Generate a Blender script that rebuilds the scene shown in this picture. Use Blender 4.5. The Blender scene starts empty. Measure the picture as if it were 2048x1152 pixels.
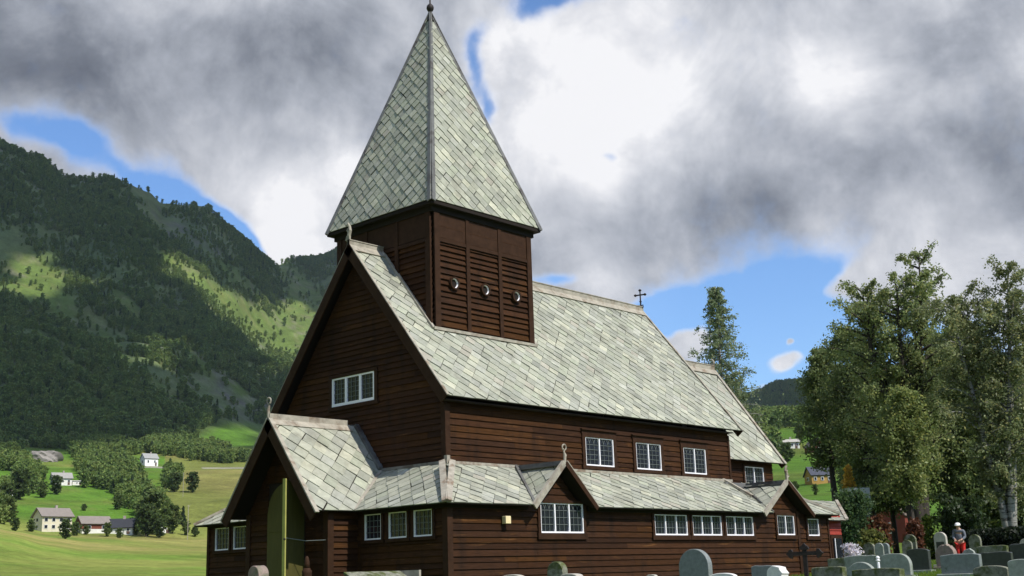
import bpy, math, random
import numpy as np
from mathutils import Vector, Matrix
R_ = math.radians
random.seed(7); rng = np.random.default_rng(7)
SC = bpy.context.scene; COL = SC.collection

# ------------------------------------------------------------------ camera
CAM = np.array([-23.050, -23.615, 0.0]); HEAD = R_(42.351); PITCH = R_(13.6156); ROLL = R_(-1.9117); FPX = 2403.95
cF = np.array([math.cos(HEAD)*math.cos(PITCH), math.sin(HEAD)*math.cos(PITCH), math.sin(PITCH)])
cR = np.array([math.sin(HEAD), -math.cos(HEAD), 0.0]); cU = np.cross(cR, cF)
def ray(u, v):
    a, b = u-1024, v-576
    x = a*math.cos(ROLL)+b*math.sin(ROLL); y = -a*math.sin(ROLL)+b*math.cos(ROLL)
    return cF + cR*x/FPX - cU*y/FPX
def proj(P):
    v = np.atleast_2d(np.asarray(P, float))-CAM
    x = v@cR; y = v@cU; z = np.maximum(v@cF, 1e-3)
    u = FPX*x/z; w = -FPX*y/z
    return 1024+u*math.cos(ROLL)-w*math.sin(ROLL), 576+u*math.sin(ROLL)+w*math.cos(ROLL)
def on_plane(u, v, ax, val):
    d = ray(u, v); return CAM + d*(val-CAM[ax])/d[ax]
def at_dist(u, v, D):
    d = ray(u, v); return CAM + d*D/math.hypot(d[0], d[1])

# ------------------------------------------------------------------ tagging, linking
def tag(o, label=None, cat=None, group=None, kind=None):
    if label: o['label'] = label
    if cat: o['category'] = cat
    if group: o['group'] = group
    if kind: o['kind'] = kind
    return o
def empty(name, loc, rz=0, label=None, cat=None, group=None):
    o = bpy.data.objects.new(name, None); COL.objects.link(o)
    o.location = tuple(loc); o.rotation_euler = (0, 0, rz); o.empty_display_size = .3
    return tag(o, label, cat, group)
def kids(o): return [c for c in bpy.data.objects if c.parent == o]
def copy_tree(o, parent=None):
    ch = kids(o)
    c = o.copy(); COL.objects.link(c); c.parent = parent
    for k in ch: copy_tree(k, c)
    return c

class MB:
    """collects shapes, links them as one mesh object"""
    def __init__(s): s.v = []; s.f = []; s.c = []
    def add(s, vs, fs, col=None):
        n = len(s.v); s.v += [tuple(map(float, p)) for p in vs]; s.f += [tuple(i+n for i in f) for f in fs]
        s.c += [col or (1, 1, 1)]*len(fs)
    def frame_box(s, c, X, Y, Z, col=None):
        c = np.array(c, float); X, Y, Z = (np.array(q, float) for q in (X, Y, Z))
        P = [c+a*X+b*Y+d*Z for a in (-1, 1) for b in (-1, 1) for d in (-1, 1)]
        s.add(P, [(0, 1, 3, 2), (4, 6, 7, 5), (0, 4, 5, 1), (2, 3, 7, 6), (0, 2, 6, 4), (1, 5, 7, 3)], col)
    def box(s, a, b, col=None):
        a = np.array(a, float); b = np.array(b, float); h = (b-a)/2
        s.frame_box((a+b)/2, (h[0], 0, 0), (0, h[1], 0), (0, 0, h[2]), col)
    def beam(s, a, b, w, h, up=(0, 0, 1), col=None):
        a = np.array(a, float); b = np.array(b, float); d = b-a; L = np.linalg.norm(d); d = d/L
        up = np.array(up, float); sd = np.cross(d, up); sd /= np.linalg.norm(sd); u2 = np.cross(sd, d)
        s.frame_box((a+b)/2, d*L/2, sd*w/2, u2*h/2, col)
    def tube(s, pts, rs, n=8, col=None, cap=True):
        pts = [np.array(p, float) for p in pts]
        if not hasattr(rs, '__len__'): rs = [rs]*len(pts)
        ring = []; prev = None
        for i, p in enumerate(pts):
            d = pts[min(i+1, len(pts)-1)]-pts[max(i-1, 0)]; d = d/(np.linalg.norm(d)+1e-9)
            if prev is None:
                a = np.array([1, 0, 0.]) if abs(d[0]) < .8 else np.array([0, 1., 0])
            else: a = prev
            x = a-d*(a@d); x /= np.linalg.norm(x)+1e-9; y = np.cross(d, x); prev = x
            ring.append([p+rs[i]*(x*math.cos(t)+y*math.sin(t)) for t in np.linspace(0, 2*math.pi, n, endpoint=False)])
        vs = [q for r in ring for q in r]; fs = []
        for i in range(len(pts)-1):
            for k in range(n): fs.append((i*n+k, i*n+(k+1) % n, (i+1)*n+(k+1) % n, (i+1)*n+k))
        if cap: fs += [tuple(range(n))[::-1], tuple(range((len(pts)-1)*n, len(pts)*n))]
        s.add(vs, fs, col)
    def lathe(s, c, prof, n=16, col=None):
        c = np.array(c, float)
        s.tube([c+np.array([0, 0, z]) for r, z in prof], [max(r, 1e-3) for r, z in prof], n, col)
    def prism(s, poly, n, t, col=None):
        """planar polygon (3d pts) extruded by t along n"""
        n = np.array(n, float)*t; P = [np.array(p, float) for p in poly]; k = len(P)
        vs = P+[p+n for p in P]
        s.add(vs, [tuple(range(k))[::-1], tuple(range(k, 2*k))]+[(i, (i+1) % k, (i+1) % k+k, i+k) for i in range(k)], col)
    def build(s, name, mat, parent=None, off=None, smooth=False, bevel=0):
        me = bpy.data.meshes.new(name)
        V = s.v if off is None else [(a-off[0], b-off[1], c-off[2]) for a, b, c in s.v]
        me.from_pydata(V, [], s.f)
        at = me.color_attributes.new('Col', 'FLOAT_COLOR', 'CORNER')
        arr = np.ones((len(me.loops), 4), np.float32)
        tot = np.zeros(len(me.polygons), np.int32); me.polygons.foreach_get('loop_total', tot)
        arr[:, :3] = np.repeat(np.array(s.c, np.float32).reshape(-1, 3), tot, axis=0)
        at.data.foreach_set('color', arr.ravel())
        me.materials.append(mat)
        if smooth: me.polygons.foreach_set('use_smooth', [True]*len(me.polygons))
        me.update()
        o = bpy.data.objects.new(name, me); COL.objects.link(o)
        if parent: o.parent = parent
        import bmesh
        bm = bmesh.new(); bm.from_mesh(me); bmesh.ops.recalc_face_normals(bm, faces=bm.faces); bm.to_mesh(me); bm.free()
        if bevel:
            m = o.modifiers.new('b', 'BEVEL'); m.width = bevel; m.segments = 2; m.limit_method = 'ANGLE'
        return o

def clip(poly, edge_poly):
    """Sutherland-Hodgman, edge_poly convex ccw, 2d"""
    out = list(poly); n = len(edge_poly)
    for i in range(n):
        a = edge_poly[i]; b = edge_poly[(i+1) % n]; ex, ey = b[0]-a[0], b[1]-a[1]
        inp = out; out = []
        if not inp: break
        for j in range(len(inp)):
            p = inp[j]; q = inp[(j+1) % len(inp)]
            sp = ex*(p[1]-a[1])-ey*(p[0]-a[0]); sq = ex*(q[1]-a[1])-ey*(q[0]-a[0])
            if sp >= 0: out.append(p)
            if (sp > 0 > sq) or (sp < 0 < sq):
                t = sp/(sp-sq); out.append((p[0]+t*(q[0]-p[0]), p[1]+t*(q[1]-p[1])))
    return out
def ccw(poly):
    A = sum(poly[i][0]*poly[(i+1) % len(poly)][1]-poly[(i+1) % len(poly)][0]*poly[i][1] for i in range(len(poly)))
    return list(poly) if A > 0 else list(poly)[::-1]

# ------------------------------------------------------------------ materials
class NT:
    def __init__(s, tree): s.t = tree; s.n = tree.nodes; s.l = tree.links
    def node(s, typ, **k):
        nd = s.n.new(typ)
        for a, b in k.items(): setattr(nd, a, b)
        return nd
    def put(s, sock, val):
        if isinstance(val, bpy.types.NodeSocket): s.l.new(val, sock)
        elif val is not None: sock.default_value = val
    def m(s, op, a, b=None, c=None, clamp=False):
        nd = s.node('ShaderNodeMath', operation=op); nd.use_clamp = clamp
        s.put(nd.inputs[0], a); s.put(nd.inputs[1], b)
        if c is not None: s.put(nd.inputs[2], c)
        return nd.outputs[0]
    def mix(s, f, a, b, mode='MIX'):
        nd = s.node('ShaderNodeMix', data_type='RGBA', blend_type=mode)
        s.put(nd.inputs[0], f); s.put(nd.inputs[6], a); s.put(nd.inputs[7], b)
        return nd.outputs[2]
    def noise(s, vec, scale, detail=4, rough=.55, dist=0, out=0):
        nd = s.node('ShaderNodeTexNoise'); s.put(nd.inputs['Vector'], vec); nd.inputs['Scale'].default_value = scale
        nd.inputs['Detail'].default_value = detail; nd.inputs['Roughness'].default_value = rough; nd.inputs['Distortion'].default_value = dist
        return nd.outputs[out]
    def rng(s, x, a, b, c=0, d=1, smooth=True):
        nd = s.node('ShaderNodeMapRange'); nd.interpolation_type = 'SMOOTHSTEP' if smooth else 'LINEAR'
        s.put(nd.inputs[0], x)
        for i, v in enumerate((a, b, c, d)): nd.inputs[i+1].default_value = v
        return nd.outputs[0]
    def scl(s, vec, sc):
        nd = s.node('ShaderNodeVectorMath', operation='MULTIPLY'); s.put(nd.inputs[0], vec); nd.inputs[1].default_value = sc
        return nd.outputs[0]
def rgba(c): return (c[0], c[1], c[2], 1)
def material(name, base=(1, 1, 1), rough=.7, attr=False, var=.25, vscale=3, stretch=(1, 1, 1), tint=None, tscale=.7, tlo=.5, thi=.65, bump=0, bscale=20, spec=.3, metal=0, transl=0, runs=None):
    mt = bpy.data.materials.new(name); mt.use_nodes = True; N = NT(mt.node_tree); N.n.clear()
    out = N.node('ShaderNodeOutputMaterial'); p = N.node('ShaderNodeBsdfPrincipled')
    co = N.node('ShaderNodeTexCoord').outputs['Object']; cs = N.scl(co, stretch)
    col = rgba(base)
    if attr:
        a = N.node('ShaderNodeAttribute', attribute_name='Col'); col = N.mix(1.0, a.outputs['Color'], rgba(base), 'MULTIPLY')
    if tint:
        col = N.mix(N.rng(N.noise(cs, tscale, 5, .6, .3), tlo, thi), col, rgba(tint))
    if runs:   # stains that ran down, colour, strength, stretch
        col = N.mix(N.m('MULTIPLY', N.rng(N.noise(N.scl(co, runs[2]), 1.0, 6, .65, .2), .48, .68), runs[1]), col, rgba(runs[0]))
    if var:
        f = N.rng(N.noise(cs, vscale, 6, .65), .25, .75, 1-var, 1+var, False)
        cc = N.node('ShaderNodeCombineColor'); [N.put(cc.inputs[i], f) for i in range(3)]
        col = N.mix(1.0, col, cc.outputs[0], 'MULTIPLY')
    N.put(p.inputs['Base Color'], col); p.inputs['Roughness'].default_value = rough
    p.inputs['Specular IOR Level'].default_value = spec; p.inputs['Metallic'].default_value = metal
    if bump:
        b = N.node('ShaderNodeBump'); b.inputs['Strength'].default_value = bump; b.inputs['Distance'].default_value = .02
        N.put(b.inputs['Height'], N.noise(cs, bscale, 5, .6)); N.put(p.inputs['Normal'], b.outputs[0])
    sh = p.outputs[0]
    if transl:
        tr = N.node('ShaderNodeBsdfTranslucent'); N.put(tr.inputs[0], col); mx = N.node('ShaderNodeMixShader'); mx.inputs[0].default_value = transl
        N.l.new(sh, mx.inputs[1]); N.l.new(tr.outputs[0], mx.inputs[2]); sh = mx.outputs[0]
    N.l.new(sh, out.inputs[0]); return mt

M = {}
M['slate'] = material('roof_slate', (1, 1, 1), .6, attr=True, var=.2, vscale=6, tint=(.25, .24, .17), tscale=.9, tlo=.56, thi=.9, bump=.35, bscale=18, spec=.25, runs=((.17, .165, .13), .5, (1.6, 1.6, .5)))
M['board'] = material('tarred_boards', (1, 1, 1), .6, attr=True, var=.42, vscale=5, stretch=(.6, .6, 6), tint=(.15, .07, .024), tscale=1.1, tlo=.60, thi=.8, bump=.3, bscale=14, spec=.05, runs=((.02, .012, .008), .7, (2.2, 2.2, .45)))
M['trim'] = material('tarred_trim', (.04, .0205, .012), .65, var=.35, vscale=4, bump=.3, bscale=12, spec=.06)
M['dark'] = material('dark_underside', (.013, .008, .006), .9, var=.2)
M['weather'] = material('weathered_boards', (.33, .30, .245), .75, var=.35, vscale=5, tint=(.19, .14, .10), tscale=2.2, tlo=.5, thi=.7, bump=.3, bscale=18)
M['lead'] = material('dark_lead', (.13, .13, .125), .5, var=.3, vscale=5, tint=(.06, .05, .045), tscale=1.5, spec=.4)
M['white'] = material('white_paint', (.86, .84, .87), .5, var=.06, vscale=9)
M['leadbar'] = material('leaded_bars', (.13, .145, .14), .5, var=.1)
M['stone'] = material('foundation_stone', (.3, .29, .26), .85, var=.4, vscale=3, bump=.5, bscale=6)
M['door'] = material('olive_door_paint', (.075, .066, .018), .55, var=.25, vscale=4, stretch=(3, 3, .5), bump=.2, bscale=10)
M['edge'] = material('pale_olive_paint', (.34, .33, .09), .6, var=.2, vscale=4)
M['redwall'] = material('red_boards', (.28, .035, .02), .65, var=.3, vscale=5, stretch=(4, 4, 1))
M['iron'] = material('rusty_iron', (.016, .010, .009), .65, var=.4, vscale=12, bump=.4, bscale=30, spec=.4)
M['lamp'] = material('cream_plastic', (.75, .62, .36), .45, var=.08)
M['bark'] = material('dark_bark', (.05, .042, .035), .9, var=.5, vscale=6, stretch=(3, 3, .6), bump=.6, bscale=12)
M['birch'] = material('birch_bark', (.27, .26, .24), .8, var=.3, vscale=4, stretch=(1, 1, 6), tint=(.04, .035, .03), tscale=2, tlo=.5, thi=.6)
M['leaf'] = material('leaf', (1, 1, 1), .5, attr=True, var=0, transl=.48, spec=.3)
M['glass'] = bpy.data.materials.new('window_glass'); M['glass'].use_nodes = True
_N = NT(M['glass'].node_tree); _p = _N.n['Principled BSDF']; _p.inputs['Base Color'].default_value = (.012, .014, .022, 1)
_p.inputs['Roughness'].default_value = .12; _p.inputs['Specular IOR Level'].default_value = .6
_b = _N.node('ShaderNodeBump'); _b.inputs['Strength'].default_value = .5; _b.inputs['Distance'].default_value = .01
_N.put(_b.inputs['Height'], _N.noise(_N.node('ShaderNodeTexCoord').outputs['Object'], 7, 2)); _N.put(_p.inputs['Normal'], _b.outputs[0])

# ------------------------------------------------------------------ church
CH0 = (7.0, 4.0, -0.4)
church = empty('wooden_church', CH0, 0, 'dark brown timber church with grey slate roofs and a tall pointed spire', 'church')
def cb(mb, name, mat, parent=None, **k): return mb.build(name, M[mat], parent or church, off=k.pop('off', CH0), **k)
W, L = 8.042, 14.035; MID = W/2
ZT, ZE, ZR = 3.145, 4.98, 10.119; OV, OE, EV = .084, .835, .098
PP, ZP = 1.648, 1.934; PW = 1.3
XP, ZPA, HP = 2.978, 4.554, 2.058
SL = (ZR-ZE)/(MID+EV)
def rz(y): return ZR-SL*abs(MID-y)
T0, TS = 1.3235, 4.415; ZS, QS, ZA = 11.288, .286, 19.14
BASE = -.45
NX, NY = .22, .27; ZN = ZT+.035; LE = float(on_plane(1454, 876, 1, NY)[0])

SLATE_COLS = [(0.343, 0.348, 0.277), (0.317, 0.323, 0.262), (0.37, 0.371, 0.295), (0.29, 0.297, 0.243), (0.327, 0.331, 0.28), (0.429, 0.424, 0.327), (0.333, 0.348, 0.268), (0.35, 0.331, 0.272), (0.255, 0.262, 0.219), (0.381, 0.384, 0.323)]
SLATE_W = [6, 6, 5, 4, 4, 1.6, 3, 1.2, 1.2, 2.2]
def slates(mb, O, U, V, poly, size=.4, aspect=1.0, t=.029, seed=0):
    """diamond-hung slates over a convex polygon given in the (U, V) frame of the slope; V points up the slope"""
    r = random.Random(seed); O = np.array(O, float); U = np.array(U, float); V = np.array(V, float); U /= np.linalg.norm(U); V /= np.linalg.norm(V)
    n = np.cross(U, V)
    if n[2] < 0: n = -n
    poly = ccw(poly); us = [p[0] for p in poly]; vs = [p[1] for p in poly]
    a = size*1.414; au = a*aspect
    j = 0; v = min(vs)-a
    while v < max(vs)+a:
        i = 0; u = min(us)-au+(au/2 if j % 2 else 0)
        while u < max(us)+au:
            g = .99
            ju, jv = r.uniform(-.018, .018), r.uniform(-.018, .018)
            q = [(u+ju, v+a/2*g+jv), (u-au/2*g+ju, v+jv), (u+ju, v-a/2*g+jv), (u+au/2*g+ju, v+jv)]
            c = clip(ccw(q), poly)
            if len(c) >= 3:
                tl = t*r.uniform(.6, 1.5); k = r.uniform(-.01, .01)
                def h(p): return .012+tl*(v+a/2-p[1])/a+k*(p[0]-u)
                col = r.choices(SLATE_COLS, SLATE_W)[0]; b = r.uniform(.88, 1.12); col = tuple(x*b for x in col)
                top = [O+U*p[0]+V*p[1]+n*h(p) for p in c]; m = len(c)
                bot = [O+U*p[0]+V*p[1]+n*(h(p)-.02) for p in c]
                fs = [tuple(range(m))]+[(x, x+m, (x+1) % m+m, (x+1) % m) for x in range(m)]
                mb.add(top+bot, fs, col)
            u += au; i += 1
        v += a/2; j += 1
def to2d(O, U, V, pts):
    O = np.array(O, float); U = np.array(U, float); V = np.array(V, float); U /= np.linalg.norm(U); V /= np.linalg.norm(V)
    return [(float((np.array(p)-O)@U), float((np.array(p)-O)@V)) for p in pts]
def roof_plane(name, pts, size=.4, seed=0, parent=None, thick=.03, updir=None, aspect=1.0):
    """pts: planar polygon, first two points run along the eave. Deck (dark) + slates on top, one object each level"""
    P = [np.array(p, float) for p in pts]
    U = P[1]-P[0]; U /= np.linalg.norm(U); n = np.cross(U, P[2]-P[0]); n /= np.linalg.norm(n)
    if n[2] < 0: n = -n
    V = np.cross(n, U)
    if V[2] < 0: V = -V
    mb = MB(); slates(mb, P[0], U, V, to2d(P[0], U, V, P), size, aspect, seed=seed)
    o = cb(mb, name, 'slate', parent)
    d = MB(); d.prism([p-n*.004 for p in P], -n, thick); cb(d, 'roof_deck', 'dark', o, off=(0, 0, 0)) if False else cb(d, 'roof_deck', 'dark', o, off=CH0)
    return o

BOARD_COLS = [(0.0464, 0.0205, 0.0093), (0.0422, 0.0187, 0.0087), (0.0494, 0.0217, 0.0087), (0.0358, 0.0168, 0.0087), (0.0432, 0.0198, 0.0098), (0.0547, 0.0235, 0.0081)]
def boards(mb, O, U, N, poly, holes=(), exp=.165, lap=.034, seed=0, off=.008):
    """horizontal lapped boards over the convex polygon (u, z) standing on plane O with outward normal N"""
    r = random.Random(seed); O = np.array(O, float); U = np.array(U, float); N = np.array(N, float); Z = np.array([0, 0, 1.])
    poly = ccw(poly); zlo = min(p[1] for p in poly); zhi = max(p[1] for p in poly); ulo = min(p[0] for p in poly); uhi = max(p[0] for p in poly)
    z = zlo; exp0 = exp
    while z < zhi:
        exp = exp0*r.uniform(.86, 1.14); cuts = sorted({z, z+exp}|{h for H in holes for h in (H[2], H[3]) if z < h < z+exp})
        joints = [ulo-1]; x = ulo+r.uniform(1.2, 5)
        while x < uhi: joints.append(x); x += r.uniform(2.5, 5.5)
        joints.append(uhi+1)
        cols = [tuple(q*k_ for q in r.choice(BOARD_COLS)) for k_ in [r.uniform(.8, 1.15) for _ in joints]]
        wob = r.uniform(-.004, .004); ex = r.uniform(.8, 1.2)*lap
        for za, zb in zip(cuts[:-1], cuts[1:]):
            iv = [(joints[k], joints[k+1]-.004, cols[k]) for k in range(len(joints)-1)]
            for H in holes:
                if H[2] < (za+zb)/2 < H[3]:
                    nv = []
                    for a, b, c in iv:
                        if b <= H[0] or a >= H[1]: nv.append((a, b, c)); continue
                        if a < H[0]: nv.append((a, H[0], c))
                        if b > H[1]: nv.append((H[1], b, c))
                    iv = nv
            for a, b, c in iv:
                q = clip([(a, za), (b, za), (b, zb), (a, zb)], poly)
                if len(q) < 3: continue
                def h(p): return off+wob*.3+ex*(z+exp-p[1])/exp
                F = [O+U*p[0]+Z*p[1]+N*h(p) for p in q]; B = [O+U*p[0]+Z*(p[1])+N*0 for p in q]; m = len(q)
                mb.add(F+B, [tuple(range(m))]+[(x, x+m, (x+1) % m+m, (x+1) % m) for x in range(m)], c)
        z += exp
def wall(name, O, U, N, poly, holes=(), seed=0, parent=None, exp=.165, lap=.034, thick=.15):
    mb = MB(); boards(mb, O, U, N, poly, holes, exp, lap, seed)
    o = cb(mb, name, 'board', parent)
    O = np.array(O, float); U = np.array(U, float); N = np.array(N, float)
    b = MB(); b.prism([O+U*p[0]+np.array([0, 0, p[1]]) for p in ccw(poly)], -N, thick); cb(b, 'wall_core', 'dark', o)
    return o

def window(O, U, N, u0, u1, z0, z1, lights=3, rows=4, casing=.11, sill=.13, arch=True, fw=.045, parent=None, cols=3, head=0, bars=True):
    """casing (the part) > white frame, glass pane, leaded glazing bars"""
    O = np.array(O, float); U = np.array(U, float); N = np.array(N, float); Z = np.array([0, 0, 1.])
    def P(u, z, n): return O+U*u+Z*z+N*n
    def bar(mb, a, b, c, d, n0, n1): mb.frame_box(P((a+b)/2, (c+d)/2, (n0+n1)/2), U*(b-a)/2, Z*(d-c)/2, N*(n1-n0)/2)
    mb = MB()
    bar(mb, u0-casing, u0, z0, z1, 0, .075); bar(mb, u1, u1+casing, z0, z1, 0, .075)
    bar(mb, u0-casing-.03, u1+casing+.03, z0-sill, z0, 0, .09); bar(mb, u0-casing, u1+casing, z1, z1+casing*.8, 0, .078)
    if head: bar(mb, u0-casing-.05, u1+casing+.05, z1+casing*.8+head, z1+casing*.8+head+.035, 0, .12); bar(mb, u0-casing, u1+casing, z1+casing*.8, z1+casing*.8+head, 0, .06)
    w = cb(mb, 'window', 'trim', parent)
    f = MB(); lw = (u1-u0)/lights
    bar(f, u0, u1, z0, z0+fw, .012, .064)
    bar(f, u0, u1, z1-fw*.55, z1, .012, .058)
    for i in range(lights+1):
        c = u0+i*lw; a, b = (c-fw/2, c+fw/2) if 0 < i < lights else ((c, c+fw*.8) if i == 0 else (c-fw*.8, c)); bar(f, a, b, z0+fw, z1-fw*.55, .012, .06)
    cb(f, 'frame', 'white', w)
    g = MB(); g.add([P(u0, z0, .012), P(u1, z0, .012), P(u1, z1, .012), P(u0, z1, .012)], [(0, 1, 2, 3)]); g2 = cb(g, 'pane', 'glass', w)
    if bars:
        k = MB(); t = .007
        for i in range(lights):
            a = u0+i*lw+fw/2; b = u0+(i+1)*lw-fw/2
            zs = z1-fw*.5; cw = (b-a)/cols
            ztop = zs-cw*.9 if arch else zs
            for j in range(1, cols): bar(k, a+cw*j-t, a+cw*j+t, z0+fw, ztop if arch else zs, .018, .03)
            for j in range(1, rows): zz = z0+fw+(ztop-z0-fw)*j/(rows-(1 if arch else 0)); bar(k, a, b, zz-t, zz+t, .019, .029)
            if arch:
                for j in range(cols):      # small pointed heads
                    cx = a+cw*(j+.5)
                    for sgn in (-1, 1):
                        pr = None
                        for q in range(5):
                            th = q/4*R_(70); x = cx+sgn*(cw/2-cw*(1-math.cos(th))*.75); zz = ztop+cw*.95*math.sin(th)
                            zz = min(zz, zs-.004)
                            if pr: k.beam(P(pr[0], pr[1], .024), P(x, zz, .024), .014, .010, up=N)
                            pr = (x, zz)
        cb(k, 'glazing_bar', 'leadbar', w)
    return w
X_ = np.array([1., 0, 0]); Y_ = np.array([0, 1., 0]); SN = (0, -1, 0); WN = (-1, 0, 0)

# --- foundation
mb = MB(); mb.box((-PW-.03, -PW-.03, -1.6), (18.43, W+PW+.03, BASE+.28)); mb.box((-2.4, 2.15, -1.6), (-PW-.03, 5.9, BASE+.2)); cb(mb, 'foundation', 'stone')
# --- aisle (lean-to) walls
AZ = ZP+.12
sw = [(2.22, 4.07, 1.21, 2.03), (7.50, 9.24, 1.17, 1.80), (9.54, 11.20, 1.17, 1.80), (11.48, 13.15, 1.17, 1.80), (14.74, 15.90, 1.20, 1.88), (16.86, 17.66, 1.18, 1.79)]
o = wall('aisle_wall', (0, -PW, 0), X_, SN, [(-PW, BASE+.25), (18.4, BASE+.25), (18.4, AZ), (-PW, AZ)], [(a-.05, b+.05, c-.08, d+.05) for a, b, c, d in sw], seed=1)
for a, b, c, d in sw:
    n = 3 if b-a > 1.3 else 2 if b-a > 1 else 1
    window((0, -PW, 0), X_, SN, a, b, c, d, n, 4 if c > 1.2 and b < 5 else 3, cols=3, arch=b < 6, sill=.17 if b < 6 else .14)
ww = [(1.18, 1.86), (.17, .88), (-.80, -.10), (8.22, 8.95), (7.27, 7.98)]
o = wall('aisle_wall', (-PW, 0, 0), -Y_, WN, [(PW, BASE+.25), (-W-PW, BASE+.25), (-W-PW, AZ), (PW, AZ)], [(-b-.04, -a+.04, 1.11, 1.87) for a, b in ww], seed=2)
for a, b in ww: window((-PW, 0, 0), -Y_, WN, -b, -a, 1.15, 1.83, 1, 4, cols=4, arch=False, fw=.04, casing=.08, sill=.09)
o = wall('aisle_wall', (0, W+PW, 0), -X_, (0, 1, 0), [(PW, BASE+.25), (-18.4, BASE+.25), (-18.4, AZ), (PW, AZ)], seed=3)
o = wall('aisle_wall', (18.4, 0, 0), Y_, (1, 0, 0), [(-PW, BASE+.25), (W+PW, BASE+.25), (W+PW, AZ), (-PW, AZ)], seed=4)
for cx, cy in ((-PW, -PW), (18.4, -PW), (-PW, W+PW)):
    mb = MB(); mb.box((cx-.06, cy-.06, BASE+.25), (cx+.13 if cx < 0 else cx+.05, cy+.13 if cy < 0 else cy+.06, AZ-.02)); cb(mb, 'corner_board', 'trim')
# --- nave walls
nw = []
for q in ((1168, 873, 1226, 935), (1269, 884, 1321, 942), (1364, 894, 1411, 950)):
    A_ = on_plane(q[0]-1, q[1]+1, 1, NY); B_ = on_plane(q[2], q[3], 1, NY); nw.append((A_[0]+.0, B_[0], B_[2], A_[2]))
wall('nave_wall', (0, NY, 0), X_, SN, [(NX, ZN-.1), (LE, ZN-.1), (LE, ZE-.05), (NX, ZE-.05)], [(a-.05, b+.05, c-.08, d+.2) for a, b, c, d in nw], seed=5)
for a, b, c, d in nw: window((0, NY, 0), X_, SN, a, b, c, d, 2, 5, cols=3, arch=True, casing=.15, sill=.11, head=.1)
wall('nave_wall', (LE, 0, 0), Y_, (1, 0, 0), [(NY, ZT-1), (W-NY, ZT-1), (W-NY, ZE), (MID, ZR-.25), (NY, ZE)], seed=6)
wall('nave_wall', (0, W-NY, 0), -X_, (0, 1, 0), [(-NX, ZN-.1), (-LE, ZN-.1), (-LE, ZE-.05), (-NX, ZE-.05)], seed=7)
gp = [(-NY, ZN-.1), (-NY, ZE+.02), (-MID, ZR-.3), (-W+NY, ZE+.02), (-W+NY, ZN-.1)]
A_ = on_plane(667, 758, 0, NX); B_ = on_plane(752, 800, 0, NX); gw = (-A_[1], -B_[1], B_[2]-.0, A_[2]-.02)
wall('gable_wall', (NX, 0, 0), -Y_, WN, gp, [(gw[0]-.04, gw[1]+.04, gw[2]-.07, gw[3]+.05)], seed=8)
window((NX, 0, 0), -Y_, WN, gw[0], gw[1], gw[2], gw[3], 3, 5, cols=3, arch=False, fw=.09, casing=.13, sill=.12)
for cx, cy in ((NX, NY), (LE, NY), (NX, W-NY)):
    mb = MB(); mb.box((cx-.055, cy-.055, ZN-.1), (cx+.13 if cx < 5 else cx+.05, cy+.13 if cy < 5 else cy+.055, ZE-.16)); cb(mb, 'corner_board', 'trim')
# --- nave roof
nr = roof_plane('nave_roof', [(-OV, -EV, ZE), (L+OE, -EV, ZE), (L+OE, MID, ZR), (-OV, MID, ZR)], .32, 11)
roof_plane('nave_roof', [(-OV, W+EV, ZE), (L+OE, W+EV, ZE), (L+OE, MID, ZR), (-OV, MID, ZR)], .40, 12)
# the rafters' feet and boards under the overhang

def verge(x, w, parent, xs):
    """barge boards with a weathered capping along both slopes of the nave"""
    b = MB(); c = MB()
    for sg in (-1, 1):
        y0 = MID+sg*(MID+EV+.03); z0 = ZE-.03
        n = np.array([0, sg*SL, 1.]); n /= np.linalg.norm(n)
        a1 = np.array([x, y0, z0]); a2 = np.array([x, MID, ZR+.0])
        b.beam(a1-n*.10+X_*xs*.03, a2-n*.10+X_*xs*.03, .05, .30, up=n)
        c.beam(a1+n*.06, a2+n*.06, .10, .035, up=n)
    cb(b, 'barge_board', 'trim', parent); cb(c, 'verge_cap', 'weather', parent)
verge(-OV+.0, 0, nr, -1); verge(L+OE, 0, nr, 1)
def ridge(x0, x1, z, parent, y=MID, h=.17, w=.12):
    r = MB(); r.box((x0, y-w/2, z-.02), (x1, y+w/2, z+h)); r.box((x0, y-w/2-.02, z+h), (x1, y+w/2+.02, z+h+.03))
    for s in (-1, 1): r.beam((x0, y+s*.13, z+.02-.09), (x1, y+s*.13, z+.02-.09), .28, .03, up=(0, s*SL, 1))
    return cb(r, 'ridge_board', 'weather', parent)
ridge(-OV-.05, T0+.02, ZR, nr); ridge(T0+TS-.02, L+OE+.03, ZR, nr, h=.2)
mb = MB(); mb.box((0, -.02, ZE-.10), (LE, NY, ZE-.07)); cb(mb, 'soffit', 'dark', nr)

# --- lean-to roofs
def lean(name, pts, seed, **k): return roof_plane(name, pts, .34, seed, **k)
hip = MB()
DA = on_plane(1128, 922, 1, -PP); DL = on_plane(1071, 1010, 1, -PP); DR = on_plane(1190, 1016, 1, -PP)
EA = on_plane(1573, 962, 1, -PP); EL = on_plane(1530, 1026, 1, -PP); ER = on_plane(1625, 1032, 1, -PP)
d1x, d1z = (DL[0]+DR[0])/2, DA[2]-.08; d2x, d2z = (EL[0]+ER[0])/2, EA[2]-.06
ar = lean('aisle_roof', [(-PP, -PP, ZP), (DL[0], -PP, ZP), (d1x, NY, ZN), (NX, NY, ZN)], 21)
lean('aisle_roof', [(DR[0], -PP, ZP), (14.07, -PP, ZP), (14.03, NY, ZN), (d1x, NY, ZN)], 25)
VY = MID-(ZPA-ZN)/((ZPA-ZP)/HP)
lean('aisle_roof', [(-PP, -PP, ZP), (-PP, MID-HP, ZP), (NX, VY, ZN), (NX, NY, ZN)], 22)
lean('aisle_roof', [(-PP, MID+HP, ZP), (-PP, W+PP, ZP), (NX, W-NY, ZN), (NX, W-VY, ZN)], 23)
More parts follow.
